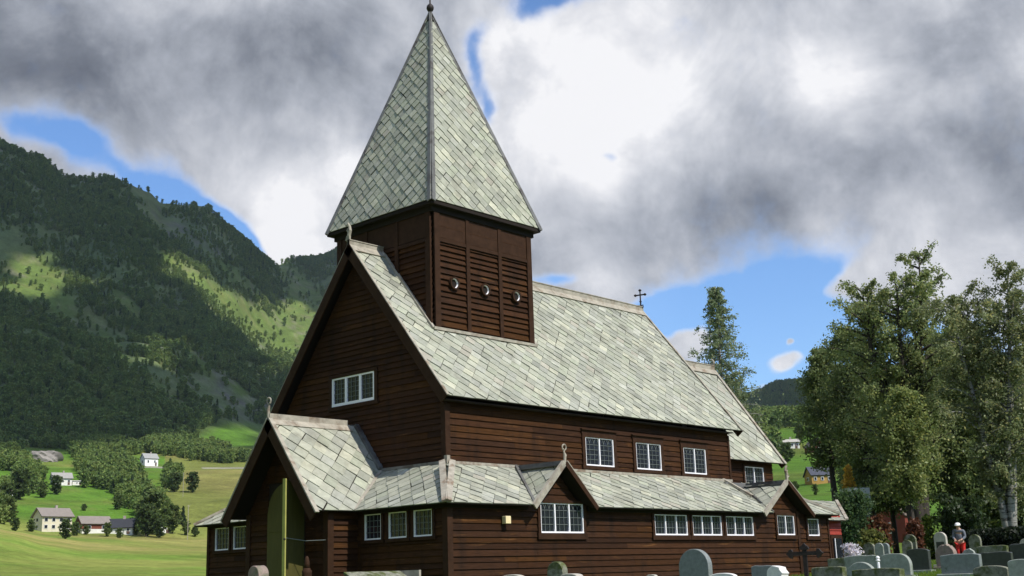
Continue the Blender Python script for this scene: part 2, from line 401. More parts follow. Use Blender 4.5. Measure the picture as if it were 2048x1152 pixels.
lean('aisle_roof', [(-PP, W+PP, ZP), (18.7, W+PP, ZP), (17.0, W-NY, ZN), (NX, W-NY, ZN)], 24)
def hipbar(a, b, name='hip_board', m='weather', w=.15, h=.07, lift=.05, parent=None, up=(0, 0, 1)):
    k = MB(); a = np.array(a, float); b = np.array(b, float); z = np.array([0, 0, lift]); k.beam(a+z, b+z, w, h, up=up); return cb(k, name, m, parent or ar)
k = MB()
for dx in (-.1, .1): k.beam((-PP-.02+dx*.3, -PP-.02-dx*.3, ZP+.05), (0+dx, 0-dx, ZT+.06), .17, .05, up=(-.6+dx*3, -.6-dx*3, 1.2))
k.box((-.07, -.07, ZT-.02), (.05, .05, ZT+.2)); cb(k, 'hip_board', 'weather', ar)
hipbar((-PP, W+PP, ZP), (NX, W-NY, ZN))
k = MB(); k.box((NX+.05, NY-.11, ZN-.03), (LE, NY-.058, ZN+.05)); cb(k, 'flashing', 'weather', ar)
k = MB(); k.box((NX-.11, NY+.05, ZN-.03), (NX-.058, VY-.1, ZN+.05)); cb(k, 'flashing', 'lead', ar)
k = MB(); k.box((NX-.11, W-VY, ZN-.03), (NX-.058, W-NY, ZN+.05)); cb(k, 'flashing', 'lead', ar)
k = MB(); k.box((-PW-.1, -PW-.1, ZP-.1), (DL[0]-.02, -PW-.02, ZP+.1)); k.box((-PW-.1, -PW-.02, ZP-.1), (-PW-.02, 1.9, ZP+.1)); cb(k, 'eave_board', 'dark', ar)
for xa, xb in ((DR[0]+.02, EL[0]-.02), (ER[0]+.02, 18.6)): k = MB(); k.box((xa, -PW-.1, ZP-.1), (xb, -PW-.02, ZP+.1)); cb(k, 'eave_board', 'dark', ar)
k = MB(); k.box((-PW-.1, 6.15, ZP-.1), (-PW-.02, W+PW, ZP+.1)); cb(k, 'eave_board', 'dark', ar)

# --- south cross gables (dormers of the lean-to)
def dormer(xc, hw, zf, za, yb, seed, holes, hwl=None, bx=None):
    yv = -PP-.02; ti = (za-zf)/hw
    root = None
    for sg, sd in ((-1, 0), (1, 1)):
        P = [(xc+sg*hw, yv, zf), (xc+sg*hw, 0 if yb <= 0 else yb, zf), (xc, yb, za), (xc, yv, za)]
        # below the lean-to's own slope the dormer slope is cut along the valley
        P = [(xc+sg*hw, yv, zf), (xc+sg*hw, -PP+.0, zf), (xc, yb, za), (xc, yv, za)]
        o = roof_plane('dormer_roof', P, .36, seed+sd, thick=.05); root = root or o
    b = MB(); c = MB()
    for sg in (-1, 1):
        n = np.array([sg*ti, 0, 1.]); n /= np.linalg.norm(n)
        a1 = np.array([xc+sg*(hw+.05), yv-.02, zf-.06]); a2 = np.array([xc, yv-.02, za+.0])
        b = MB(); b.beam(a1+n*.03, a2+n*.03, .05, .14, up=n); cb(b, 'barge_board', 'weather' if sg < 0 else 'trim', root)
        c.beam(a1+n*.11+Y_*.02, a2+n*.11+Y_*.02, .10, .025, up=n)
    cb(c, 'verge_cap', 'weather', root)
    k = MB(); k.box((xc-.06, yv, za+.0), (xc+.06, yb, za+.1)); k.box((xc-.2, yv+.03, za-.05), (xc+.2, yb, za-.02)); cb(k, 'ridge_board', 'lead', root)
    s = .26
    wall('dormer_wall', (0, -PW, 0), X_, SN, [(xc-hw+s, zf+.04), (xc+hw-s, zf+.04), (xc, za-.16)], holes, seed=seed+5, thick=.06)
    return root, yv
d1, yv = dormer((DL[0]+DR[0])/2, (DR[0]-DL[0])/2, (DL[2]+DR[2])/2, DA[2]-.08, NY-.05, 31, [(2.1, 4.2, 1.2, 2.12)])
d2, _ = dormer((EL[0]+ER[0])/2, (ER[0]-EL[0])/2, (EL[2]+ER[2])/2, EA[2]-.06, 1.4, 41, [(14.6, 16.0, 1.2, 1.95)])
hipbar((14.0, NY-.02, ZN), (14.07, -PP*.52, ZT-.62), w=.16, parent=ar)
hipbar((14.07, -PP*.52, ZT-.62), (14.07, -PP, ZP-.02), m='lead', w=.07, parent=ar, name='valley_board')
hipbar((d1x-.02, NY-.1, ZN), (DL[0], -PP, ZP+.0), m='lead', w=.07, parent=ar, name='valley_board', lift=.03)
k = MB(); k.box((d2x+1.05-.07, -PW-.07, BASE+.25), (d2x+1.05+.09, -PW, ZP+.1)); cb(k, 'corner_board', 'trim')

# --- chancel and east parts
CHX, CZR, CE = 19.704, 8.245, 1.034; CZE = 4.105; CS = (CZR-CZE)/(MID-CE)
cr = roof_plane('chancel_roof', [(L, CE, CZE), (CHX, CE, CZE), (CHX, MID, CZR), (L, MID, CZR)], .40, 51)
roof_plane('chancel_roof', [(L, W-CE, CZE), (CHX, W-CE, CZE), (CHX, MID, CZR), (L, MID, CZR)], .40, 52)
b = MB(); c = MB()
for sg in (-1, 1):
    n = np.array([0, sg*CS, 1.]); n /= np.linalg.norm(n); a1 = np.array([CHX, MID+sg*(MID-CE+.03), CZE-.04]); a2 = np.array([CHX, MID, CZR])
    b.beam(a1-n*.08+X_*.03, a2-n*.08+X_*.03, .05, .26, up=n); c.beam(a1+n*.065, a2+n*.065, .16, .04, up=n)
cb(b, 'barge_board', 'trim', cr); cb(c, 'verge_cap', 'weather', cr)
ridge(L+OE*0+.02, CHX+.03, CZR, cr, h=.22)
wall('chancel_wall', (0, 1.4, 0), X_, SN, [(L, 2.2), (19.35, 2.2), (19.35, CZE+.3), (L, CZE+.3)], [(17.2, 18.65, 3.2, 3.98)], seed=53)
window((0, 1.4, 0), X_, SN, 17.25, 18.6, 3.2, 3.93, 2, 4, cols=3, arch=False)
wall('chancel_wall', (19.35, 0, 0), Y_, (1, 0, 0), [(1.4, 1.5), (W-1.4, 1.5), (W-1.4, CZE+.4), (MID, CZR-.2), (1.4, CZE+.4)], seed=54)
wall('chancel_wall', (0, W-1.4, 0), -X_, (0, 1, 0), [(-L, 2.2), (-19.35, 2.2), (-19.35, CZE+.3), (-L, CZE+.3)], seed=55)
# lean-to round the chancel with its hip
HX = 18.75
er = lean('aisle_roof', [(ER[0], -PP, ZP), (HX, -PP, ZP), (HX-1.9, .25, ZP+1.19), (d2x, .25, ZP+1.19)], 56)
lean('aisle_roof', [(HX, -PP, ZP), (HX, W+PP, ZP), (HX-1.9, W-.25, ZP+1.19), (HX-1.9, .25, ZP+1.19)], 57)
k = MB(); k.box((L-.3, 0.0, ZP+1.0), (HX-1.9, 1.4, ZP+1.17)); cb(k, 'roof_deck', 'lead')
hipbar((HX+.02, -PP-.02, ZP), (HX-1.9, .25, ZP+1.19), parent=er, w=.14)
# red vestry at the east end
vy = -.75; va = on_plane(1655, 1060, 1, vy)[0]; vx1 = on_plane(1685, 1100, 1, vy)[0]; vx0 = 18.45
dA = on_plane(1661, 1077, 1, vy); dB = on_plane(1681, 1116, 1, vy)
wall('vestry_wall', (0, vy, 0), X_, SN, [(vx0, BASE), (vx1, BASE), (vx1, 2.0), (vx0, 2.0)], [(dA[0]-.1, dB[0]+.1, BASE, dA[2]+.1)], seed=58).data.materials[0] = M['redwall']
wall('vestry_wall', (vx1, 0, 0), Y_, (1, 0, 0), [(vy, BASE), (5, BASE), (5, 2.0), (vy, 2.0)], seed=59)
k = MB(); k.box((dA[0]-.12, vy-.09, BASE), (dB[0]+.12, vy-.01, dA[2]+.12)); vd = cb(k, 'vestry_door', 'trim')
k = MB(); k.box((dA[0], vy-.13, dB[2]), (dB[0], vy-.092, dA[2])); cb(k, 'door_leaf', 'glass', vd)
k = MB(); k.box((dA[0]+.06, vy-.15, dB[2]), (dA[0]+.1, vy-.12, dA[2])); cb(k, 'frame', 'white', vd)
vb = on_plane(1692, 1041, 1, vy-.3); vr_ = on_plane(1673, 1004, 1, 1.2)
vr = roof_plane('vestry_roof', [(HX-.4, vy-.3, vb[2]), (vb[0], vy-.3, vb[2]), (vr_[0], 1.2, vr_[2]), (HX-1.9, 1.2, vr_[2])], .40, 60)
k = MB(); k.beam((vb[0]+.03, vy-.33, vb[2]+.05), (vr_[0], 1.2, vr_[2]+.07), .12, .06); cb(k, 'barge_board', 'weather', vr)
k = MB(); k.box((HX-1.9, 1.2, 2.2), (vr_[0], 5.2, vr_[2]-.02)); cb(k, 'roof_deck', 'lead', vr)
# soot-grey chimney-like post behind the hip
# --- tower
ty0, ty1 = MID-TS/2, MID+TS/2; tx0, tx1 = T0, T0+TS
def tower_side(nm, O, U, N, seed, low, holes=()):
    zt = ZS-.02
    return wall(nm, O, U, N, low+[(TS, zt), (0, zt)] if False else low, holes, seed=seed, exp=.185, lap=.06)
tw = tower_side('tower_wall', (tx0, ty0, 0), X_, SN, 61, [(0, rz(ty0)-.3), (TS, rz(ty0)-.3), (TS, ZS-.04), (0, ZS-.04)])
zr0 = rz(ty0)-.3
tower_side('tower_wall', (tx1, ty0, 0), Y_, (1, 0, 0), 62, [(0, zr0), (TS, zr0), (TS, ZS-.04), (0, ZS-.04)])
tower_side('tower_wall', (tx0, ty1, 0), -Y_, WN, 63, [(0, zr0), (TS, zr0), (TS, ZS-.04), (0, ZS-.04)])
tower_side('tower_wall', (tx1, ty1, 0), -X_, (0, 1, 0), 64, [(0, zr0), (TS, zr0), (TS, ZS-.04), (0, ZS-.04)])
for (O, U, N) in (((tx0, ty0, 0), X_, np.array([0, -1., 0])), ((tx0, ty1, 0), -Y_, np.array([-1., 0, 0])), ((tx1, ty0, 0), Y_, np.array([1., 0, 0]))):
    O = np.array(O, float); k = MB()
    for u, w in ((.11, .22), (TS*.325, .15), (TS*.655, .15), (TS-.11, .22)):
        k.frame_box(O+U*u+np.array([0, 0, (zr0+ZS)/2])+N*.05, U*w/2, N*.055, (0, 0, (ZS-zr0)/2-.03))
    cb(k, 'batten', 'trim', tw)
    k = MB()
    for u0, u1 in ((.22, TS*.325-.075), (TS*.325+.075, TS*.655-.075), (TS*.655+.075, TS-.22)):
        k.frame_box(O+U*(u0+u1)/2+np.array([0, 0, 10.62])+N*.035, U*((u1-u0)/2), N*.04, (0, 0, .40))
        k.frame_box(O+U*(u0+u1)/2+np.array([0, 0, 10.14])+N*.04, U*((u1-u0)/2), N*.055, (0, 0, .055))
    cb(k, 'panel', 'trim', tw)
for uu, zz in ((2.125, 8.845), (3.488, 8.85), (4.927, 8.856)):
    k = MB(); c = np.array([uu, ty0, zz]); n = 28; ro, ri = .20, .15
    vs = []; fs = []
    for i in range(n):
        t = 2*math.pi*i/n; e = X_*math.cos(t)+np.array([0, 0, 1.])*math.sin(t)
        vs += [c+e*ro, c+e*ro+np.array([0, -.15, 0]), c+e*ri+np.array([0, -.15, 0]), c+e*ri+np.array([0, -.02, 0])]
    for i in range(n):
        j = (i+1) % n
        for q in range(3): fs.append((i*4+q, i*4+q+1, j*4+q+1, j*4+q))
    k.add(vs, fs); rg = cb(k, 'round_opening', 'trim', tw)
    k = MB(); vs = []; fs = []; r1, r2 = .148, .14
    for i in range(n):
        t = 2*math.pi*i/n; e = X_*math.cos(t)+np.array([0, 0, 1.])*math.sin(t)
        vs += [c+e*r1+np.array([0, -.12, 0]), c+e*.125+np.array([0, -.06, 0])]
    for i in range(n): j = (i+1) % n; fs.append((i*2, i*2+1, j*2+1, j*2))
    k.add(vs, fs); cb(k, 'reveal', 'white', rg)
    k = MB(); k.add([c+(X_*math.cos(2*math.pi*i/n)+np.array([0, 0, 1.])*math.sin(2*math.pi*i/n))*.125+np.array([0, -.074, 0]) for i in range(n)], [tuple(range(n))]); cb(k, 'hole', 'dark', rg)
k = MB(); zb = rz(ty0)
k.beam((tx0-.1, ty0-.07, zb-.02), (tx1+.1, ty0-.07, zb-.02), .14, .09)
cb(k, 'base_board', 'weather', tw)
for sg, y0 in ((-1, ty0-.05), (1, ty1+.05)):
    k = MB(); n = np.array([0, sg*SL, 1.]); n /= np.linalg.norm(n)
    k.beam(np.array([tx0-.1, y0, rz(y0)])+n*.06, np.array([tx0-.1, MID, ZR])+n*.06, .10, .07, up=n); cb(k, 'flashing', 'weather', tw); k = MB()
    k.beam(np.array([tx1+.1, y0, rz(y0)])+n*.06, np.array([tx1+.1, MID, ZR])+n*.06, .10, .07, up=n)
    cb(k, 'flashing', 'weather', tw)
# --- spire
tcx, tcy = T0+TS/2, MID; hs = TS/2+QS
def spz(z):   # half width of the spire at height z: straight faces pinched a little towards the tip
    t = (z-ZS)/(ZA-ZS); return hs*(1-t)*(1-.10*math.sin(math.pi*min(1, t*1.0))**2*(t > .5)) if t < 1 else 0
sp = None
for i, (ux, uy) in enumerate(((0, -1), (-1, 0), (0, 1), (1, 0))):
    U = np.array([-uy, ux, 0.]); Nn = np.array([ux, uy, 0.]); c = np.array([tcx, tcy, 0.])
    P = [c+Nn*hs-U*hs+np.array([0, 0, ZS]), c+Nn*hs+U*hs+np.array([0, 0, ZS]), np.array([tcx, tcy, ZA])]
    o = roof_plane('spire', P, .285, 70+i, thick=.05); o.name = 'spire_roof'
    sp = sp or o
k = MB()
for sx in (-1, 1):
    for sy in (-1, 1):
        a = np.array([tcx+sx*(hs+.03), tcy+sy*(hs+.03), ZS-.05]); b = np.array([tcx, tcy, ZA+.05])
        s_ = np.array([sx, sy, 0.])/1.414
        for e, q in ((np.array([sx, 0, 0.]), 1), (np.array([0, sy, 0.]), 1)):
            o_ = e*.035-(np.array([sx, sy, 0.])-e)*.07
            k.beam(a+o_, b+o_*.15, .14 if e[0] else .14, .035, up=e)
cb(k, 'hip_board', 'lead', sp)
k = MB(); k.prism([(tcx-hs, tcy-hs, ZS-.02), (tcx+hs, tcy-hs, ZS-.02), (tcx+hs, tcy+hs, ZS-.02), (tcx-hs, tcy+hs, ZS-.02)], (0, 0, -1), .1)
k.box((tx0-.12, ty0-.12, ZS-.3), (tx1+.12, ty1+.12, ZS-.12)); cb(k, 'eave_board', 'dark', sp)
k = MB(); k.lathe((tcx, tcy, ZA-.32), [(.16, 0), (.11, .12), (.06, .3), (.045, .38), (.09, .43), (.125, .50), (.13, .55), (.115, .62), (.06, .68), (.03, .71), (.02, 1.1), (.01, 1.6)], 14)
cb(k, 'finial', 'iron', sp, smooth=True)

# --- west porch
PSL = (ZPA-ZP)/HP
pr = roof_plane('porch_roof', [(-XP, MID-HP, ZP), (-PP, MID-HP, ZP), (NX, VY, ZN), (NX, MID, ZPA), (-XP, MID, ZPA)], .37, 81)
roof_plane('porch_roof', [(-XP, MID+HP, ZP), (-PP, MID+HP, ZP), (NX, W-VY, ZN), (NX, MID, ZPA), (-XP, MID, ZPA)], .37, 82)
b = MB(); c = MB()
for sg in (-1, 1):
    n = np.array([0, sg*PSL, 1.]); n /= np.linalg.norm(n)
    a1 = np.array([-XP, MID+sg*(HP+.06), ZP-.09]); a2 = np.array([-XP, MID, ZPA])
    b.beam(a1-n*.12-X_*.02, a2-n*.12-X_*.02, .05, .30, up=n); c.beam(a1+n*.055, a2+n*.055, .13, .04, up=n)
cb(b, 'barge_board', 'trim', pr); cb(c, 'verge_cap', 'weather', pr)
k = MB(); k.box((-XP-.03, MID-.06, ZPA-.02), (-.2, MID+.06, ZPA+.17))
k.beam((-XP-.03, MID-.1, ZPA-.06), (-.1, MID-.1, ZPA-.06), .24, .03, up=(0, -PSL, 1)); k.beam((-XP-.03, MID+.1, ZPA-.06), (-.1, MID+.1, ZPA-.06), .24, .03, up=(0, PSL, 1)); cb(k, 'ridge_board', 'weather', pr)
hipbar((-PP, MID-HP, ZP-.02), (NX, VY, ZN), w=.13, h=.05, parent=pr, name='valley_board', m='weather')
k = MB()
for sg in (-1, 1):
    n = np.array([-.0, sg*PSL, 1.]); n /= np.linalg.norm(n)
    y0 = MID+sg*(MID-VY)
    k.beam(np.array([NX-.09, y0, ZN])+n*.08, np.array([NX-.09, MID, ZPA])+n*.08, .17, .09, up=n)
cb(k, 'flashing', 'lead', pr)
PY0, PY1, PX = 2.22, W-2.22, -2.32
wall('porch_wall', (0, PY0, 0), X_, SN, [(PX, BASE), (-PW, BASE), (-PW, ZP+.15), (PX, ZP+.15)], seed=83, exp=.155, lap=.045)
wall('porch_wall', (0, PY1, 0), -X_, (0, 1, 0), [(-PX, BASE), (PW, BASE), (PW, ZP+.15), (-PX, ZP+.15)], seed=84)
dy0, dy1 = 3.17, 4.87; dz = 2.85
pf = wall('porch_wall', (PX, 0, 0), -Y_, WN, [(-PY0, BASE), (-PY1, BASE), (-PY1, ZP+.1), (-MID, ZPA-.15), (-PY0, ZP+.1)], [(-dy1-.0, -dy0+.0, BASE, dz)], seed=85)
k = MB(); k.box((PX-.06, PY0-.06, BASE), (PX+.14, PY0+.14, ZP+.1)); cb(k, 'corner_board', 'trim')
k = MB(); k.box((PX-.06, PY1-.14, BASE), (PX+.14, PY1+.06, ZP+.1)); cb(k, 'corner_board', 'trim')
# door: closed leaf (arched) and open leaf swung out
def arch_z(y): 
    c = (dy0+dy1)/2; h = (dy1-dy0)/2; q = min(1, abs(y-c)/h); return dz-.85*(1-math.sqrt(max(0, 1-q*q)))-.02
dr = MB(); ys = np.linspace((dy0+dy1)/2+.01, dy1, 12)
dr.prism([(PX-.05, y, arch_z(y)) for y in ys]+[(PX-.05, dy1, BASE+.15), (PX-.05, ys[0], BASE+.15)], (1, 0, 0), .045)
door = cb(dr, 'door', 'door')
for z_ in (.1, 1.5): k = MB(); k.box((PX-.07, ys[0], z_), (PX-.052, dy1-.03, z_+.12)); cb(k, 'rail', 'door', door)
ln = .74; d2_ = MB(); xs = np.linspace(0, ln, 12)
ang = R_(-9); dx = np.array([-math.cos(ang), math.sin(ang), 0]); hp_ = np.array([PX-.05, dy0+.02, 0])
d2_.prism([hp_+dx*x+np.array([0, 0, arch_z(dy0+x*(dy1-dy0)/2/ln)]) for x in xs]+[hp_+dx*ln+np.array([0, 0, BASE+.15]), hp_+np.array([0, 0, BASE+.15])], (0, 1, 0), .07)
door2 = cb(d2_, 'door', 'door'); door2['label'] = 'open olive green door leaf seen edge on'
k = MB(); e = hp_+dx*(ln+.03); k.frame_box(e+np.array([0, .0, (BASE+.15+dz)/2-.01]), (.02, 0, 0), (0, .06, 0), (0, 0, (dz-BASE-.15)/2)); cb(k, 'edge_strip', 'edge', door2)
k = MB(); a = hp_+dx*ln+np.array([0, -.03, 1.27]); b = np.array([PX-.07, PY0+.02, 1.18]); k.tube([a, (a+b)/2+np.array([0, 0, -.05]), b], .011, 6); cb(k, 'door_stay', 'leadbar', door2)
k = MB(); k.lathe(hp_+dx*ln+np.array([-.05, -.05, 1.2]), [(.01, 0), (.03, .02), (.03, .05), (.01, .07)], 8); cb(k, 'handle', 'iron', door2)

# --- finials and cross
def finial(p, h, kind, mat='weather', parent=None, name='finial', ax=(0, 1, 0)):
    k = MB(); p = np.array(p, float); ax = np.array(ax, float); Z = np.array([0, 0, 1.])
    if kind == 'ring':
        k.tube([p-Z*.05, p+Z*h*.3+ax*.02, p+Z*h*.55-ax*.015, p+Z*h*.66], [.035, .045, .025, .02], 8)
        pts = [p+Z*(h*.82)+(ax*math.cos(t)+Z*math.sin(t))*h*.17 for t in np.linspace(-1.4, 4.4, 14)]
        k.tube(pts, [.022]*12+[.03, .02], 6)
        k.tube([p+Z*h*.22+ax*.0, p+Z*h*.35+ax*.08, p+Z*h*.48+ax*.02], .018, 6)
    elif kind == 'dragon':
        k.frame_box(p+Z*h*.22, ax*.05, np.cross(ax, Z)*.03, Z*h*.3)
        pts = [p+Z*h*.4, p+Z*h*.62-ax*.06, p+Z*h*.8-ax*.03, p+Z*h*.93+ax*.04, p+Z*h*.86+ax*.12]
        k.tube(pts, [.055, .05, .04, .035, .015], 8)
        k.tube([p+Z*h*.15, p+Z*h*.28+ax*.13, p+Z*h*.42+ax*.09, p+Z*h*.38+ax*.03], [.03, .035, .025, .01], 6)
        k.tube([p+Z*h*.5, p+Z*h*.66+ax*.09, p+Z*h*.74+ax*.06], [.025, .025, .01], 6)
    elif kind == 'cross':
        k.tube([p-Z*.05, p+Z*h*.95], [.035, .025], 8); c = p+Z*h*.74
        k.beam(c-ax*.2, c+ax*.2, .04, .05)
        for e in (c-ax*.2, c+ax*.2, p+Z*h*.97):
            k.lathe(e-Z*.055, [(.01, 0), (.055, .03), (.065, .055), (.055, .08), (.01, .11)], 8)
        for s in (-1, 1): k.tube([p, p+ax*s*.1+Z*h*.14, p+ax*s*.09+Z*h*.24, p+ax*s*.03+Z*h*.2], .022, 6)
        k.lathe(p+Z*h*.36, [(.02, 0), (.06, .04), (.02, .08)], 8)
    return cb(k, name, mat, parent)
finial((-OV-.02, MID, ZR+.0), .78, 'dragon', 'weather', nr)
finial((-XP-.02, MID, ZPA+.1), .52, 'ring', 'weather', pr)
finial((d1x, -PP-.02, d1z+.08), .47, 'ring', 'weather', d1, ax=(1, 0, 0))
finial((d2x, -PP-.02, d2z+.08), .55, 'dragon', 'weather', d2, ax=(1, 0, 0))
finial((L+OE-.05, MID, ZR+.10), .82, 'cross', 'iron', nr, name='cross', ax=(.3, -.95, 0))
finial((CHX, MID, CZR+.05), .5, 'dragon', 'weather', cr)
# --- the lamp box on the wall: lifts off, a thing of its own
lp = empty('wall_lamp', (.76, -PW-.04, 1.54), 0, 'small cream box lamp fixed to the brown boards near the church corner', 'wall lamp')
k = MB(); k.box((-.1, -.17, -.1), (.1, -.02, .1)); k.build('lamp_housing', M['lamp'], lp, bevel=.012)
k = MB(); k.box((-.05, -.02, -.05), (.05, .03, .05)); k.build('bracket', M['iron'], lp)

# ------------------------------------------------------------------ terrain
def az_of(u, v): d = ray(u, v); return math.degrees(math.atan2(d[1], d[0]))
def zv(u, v, D): d = ray(u, v); return D*d[2]/math.hypot(d[0], d[1])
# every column: picture column, then (distance, height) for each layer; ('v') gives a height by the row it is seen at
def colm(u, zs, vs, ridge_d=2000):
    """zs: heights at 3, 26, 48, 90 m; vs: list of (distance, row)"""
    out = [(3, zs[0]), (26, zs[1]), (48, zs[2]), (90, zs[3])]
    for D, v in vs: out.append((D, zv(u, v, D)))
    D, z = out[-1]; out.append((D*1.5, z*.75)); out.append((6500, z*.4))
    return az_of(u, vs[-1][1] if vs[-1][1] > 600 else 700), out
C = []
def deg(a, zs, rest):
    out = [(3, zs[0]), (26, zs[1]), (48, zs[2]), (90, zs[3])]+rest; D, z = out[-1]; out += [(D*1.5, z*.75), (6500, z*.4)]; C.append((a, out))
C.append(colm(-500, (-1.6, -1., -.6, .5), [(190, 1080), (380, 1040), (480, 990), (650, 920), (900, 860), (1300, 560), (1900, 180)]))
C.append(colm(-60, (-1.6, -1., -.5, 1.4), [(190, 1060), (380, 1045), (480, 998), (650, 926), (900, 878), (1330, 620), (2000, 262)]))
C.append(colm(0, (-1.6, -1., -.5, 1.5), [(190, 1060), (380, 1048), (480, 1000), (650, 927), (900, 880), (1330, 620), (2000, 296)]))
C.append(colm(45, (-1.6, -1., -.5, 1.5), [(200, 1066), (380, 1058), (480, 1003), (650, 929), (900, 880), (1330, 630), (2000, 312)]))
C.append(colm(120, (-1.6, -1., -.5, 1.5), [(215, 1084), (380, 1066), (480, 1006), (650, 930), (900, 882), (1330, 640), (2000, 358)]))
C.append(colm(200, (-1.6, -1., -.5, 1.5), [(240, 1093), (380, 1070), (480, 1010), (650, 932), (900, 884), (1350, 650), (2020, 354)]))
C.append(colm(245, (-1.6, -.95, -.5, 1.5), [(250, 1094), (380, 1071), (480, 1012), (650, 933), (900, 885), (1360, 655), (2030, 362)]))
C.append(colm(285, (-1.6, -.9, -.5, 1.5), [(260, 1095), (380, 1073), (480, 1014), (650, 934), (900, 886), (1380, 660), (2050, 380)]))
C.append(colm(312, (-1.6, -.9, -.5, 1.5), [(265, 1095), (380, 1073), (480, 1012), (650, 934), (900, 888), (1390, 665), (2065, 402)]))
C.append(colm(330, (-1.6, -.9, -.5, 1.4), [(270, 1095), (380, 1074), (480, 1010), (650, 935), (900, 890), (1400, 670), (2080, 402)]))
C.append(colm(400, (-1.6, -.9, -.5, 1.4), [(280, 1096), (390, 1075), (490, 1000), (650, 936), (900, 896), (1420, 690), (2100, 412)]))
C.append(colm(452, (-1.6, -.9, -.5, 1.2), [(280, 1096), (390, 1074), (490, 995), (650, 936), (900, 898), (1450, 700), (2150, 456)]))
C.append(colm(530, (-1.6, -.8, -.4, 1.0), [(280, 1098), (390, 1070), (490, 990), (650, 935), (920, 895), (1600, 720), (2300, 515)]))
C.append(colm(560, (-1.6, -.8, -.4, 1.0), [(280, 1098), (390, 1070), (490, 990), (650, 935), (930, 890), (1650, 715), (2500, 525)]))
C.append(colm(625, (-1.6, -.8, -.4, 1.0), [(280, 1098), (390, 1065), (490, 990), (650, 935), (950, 885), (1700, 700), (2700, 520)]))
C.append(colm(690, (-1.6, -.7, -.4, 1.0), [(280, 1098), (390, 1065), (490, 990), (650, 935), (980, 885), (1700, 720), (2700, 497)]))
C.append(colm(850, (-1.6, -.65, -.4, .8), [(280, 1100), (390, 1070), (490, 1000), (650, 960), (1000, 900), (1800, 800), (2900, 640)]))
C.append(colm(1100, (-1.6, -.65, -.4, .8), [(230, 1110), (330, 1080), (490, 1030), (650, 980), (1000, 930), (1900, 880), (3200, 760)]))
C.append(colm(1400, (-1.6, -.6, -.35, .8), [(170, 1085), (270, 1010), (390, 950), (520, 905), (800, 850), (1900, 858), (3200, 815)]))
C.append(colm(1500, (-1.6, -.55, -.25, .8), [(160, 1070), (250, 995), (360, 940), (500, 900), (760, 845), (1900, 852), (3200, 797)]))
C.append(colm(1560, (-1.6, -.5, -.15, .8), [(160, 1065), (250, 990), (360, 938), (480, 897), (720, 842), (1900, 850), (3200, 776)]))
C.append(colm(1640, (-1.6, -.42, -.08, .8), [(160, 1060), (250, 985), (350, 935), (460, 900), (700, 840), (1900, 845), (3200, 763)]))
C.append(colm(1760, (-1.6, -.3, 0.0, .8), [(150, 1060), (230, 1010), (330, 950), (450, 898), (700, 860), (1900, 830), (3200, 740)]))
C.append(colm(1850, (-1.6, -.24, .04, .8), [(150, 1065), (230, 1020), (330, 970), (450, 920), (700, 870), (1900, 820), (3200, 737)]))
C.append(colm(1950, (-1.55, -.2, .08, .8), [(150, 1060), (230, 1020), (330, 970), (450, 920), (700, 870), (1900, 820), (3200, 722)]))
C.append(colm(2100, (-1.5, -.15, .1, .9), [(150, 1055), (230, 1010), (330, 960), (450, 910), (700, 860), (1900, 800), (3200, 705)]))
C.append(colm(2500, (-1.5, -.1, .1, .9), [(150, 1040), (230, 1000), (330, 950), (450, 900), (700, 850), (1900, 780), (3200, 690)]))
deg(-40, (-1.6, -1.2, -1, -.5), [(150, 0), (230, 2), (330, 6), (450, 15), (700, 40), (1900, 180), (3200, 400)])
deg(-120, (-1.6, -1.4, -1.3, -1.2), [(150, -1), (230, 0), (330, 2), (450, 6), (700, 20), (1900, 120), (3200, 300)])
deg(-200, (-1.6, -1.3, -1, -.6), [(190, 2), (380, 15), (480, 30), (650, 60), (900, 100), (1300, 300), (2000, 650)])
C.sort(key=lambda c: c[0])
C = [(C[-1][0]-360, C[-1][1])]+C+[(C[0][0]+360, C[0][1])]
CA = np.array([c[0] for c in C]); CD = np.array([[p[0] for p in c[1]] for c in C], float); CZ = np.array([[p[1] for p in c[1]] for c in C], float)
_perm = np.random.default_rng(3).random((256, 256))
def vnoise(x, y):
    xi = np.floor(x).astype(int); yi = np.floor(y).astype(int); fx = x-xi; fy = y-yi
    fx = fx*fx*(3-2*fx); fy = fy*fy*(3-2*fy)
    g = lambda a, b: _perm[a % 256, b % 256]
    return (g(xi, yi)*(1-fx)+g(xi+1, yi)*fx)*(1-fy)+(g(xi, yi+1)*(1-fx)+g(xi+1, yi+1)*fx)*fy
def fbm(x, y, o=5, lac=2.03, gain=.5):
    s = 0; a = 1; t = 0
    for i in range(o): s = s+a*(vnoise(x+17.3*i, y-9.1*i)-.5); t += a; x = x*lac; y = y*lac; a *= gain
    return s/t*2
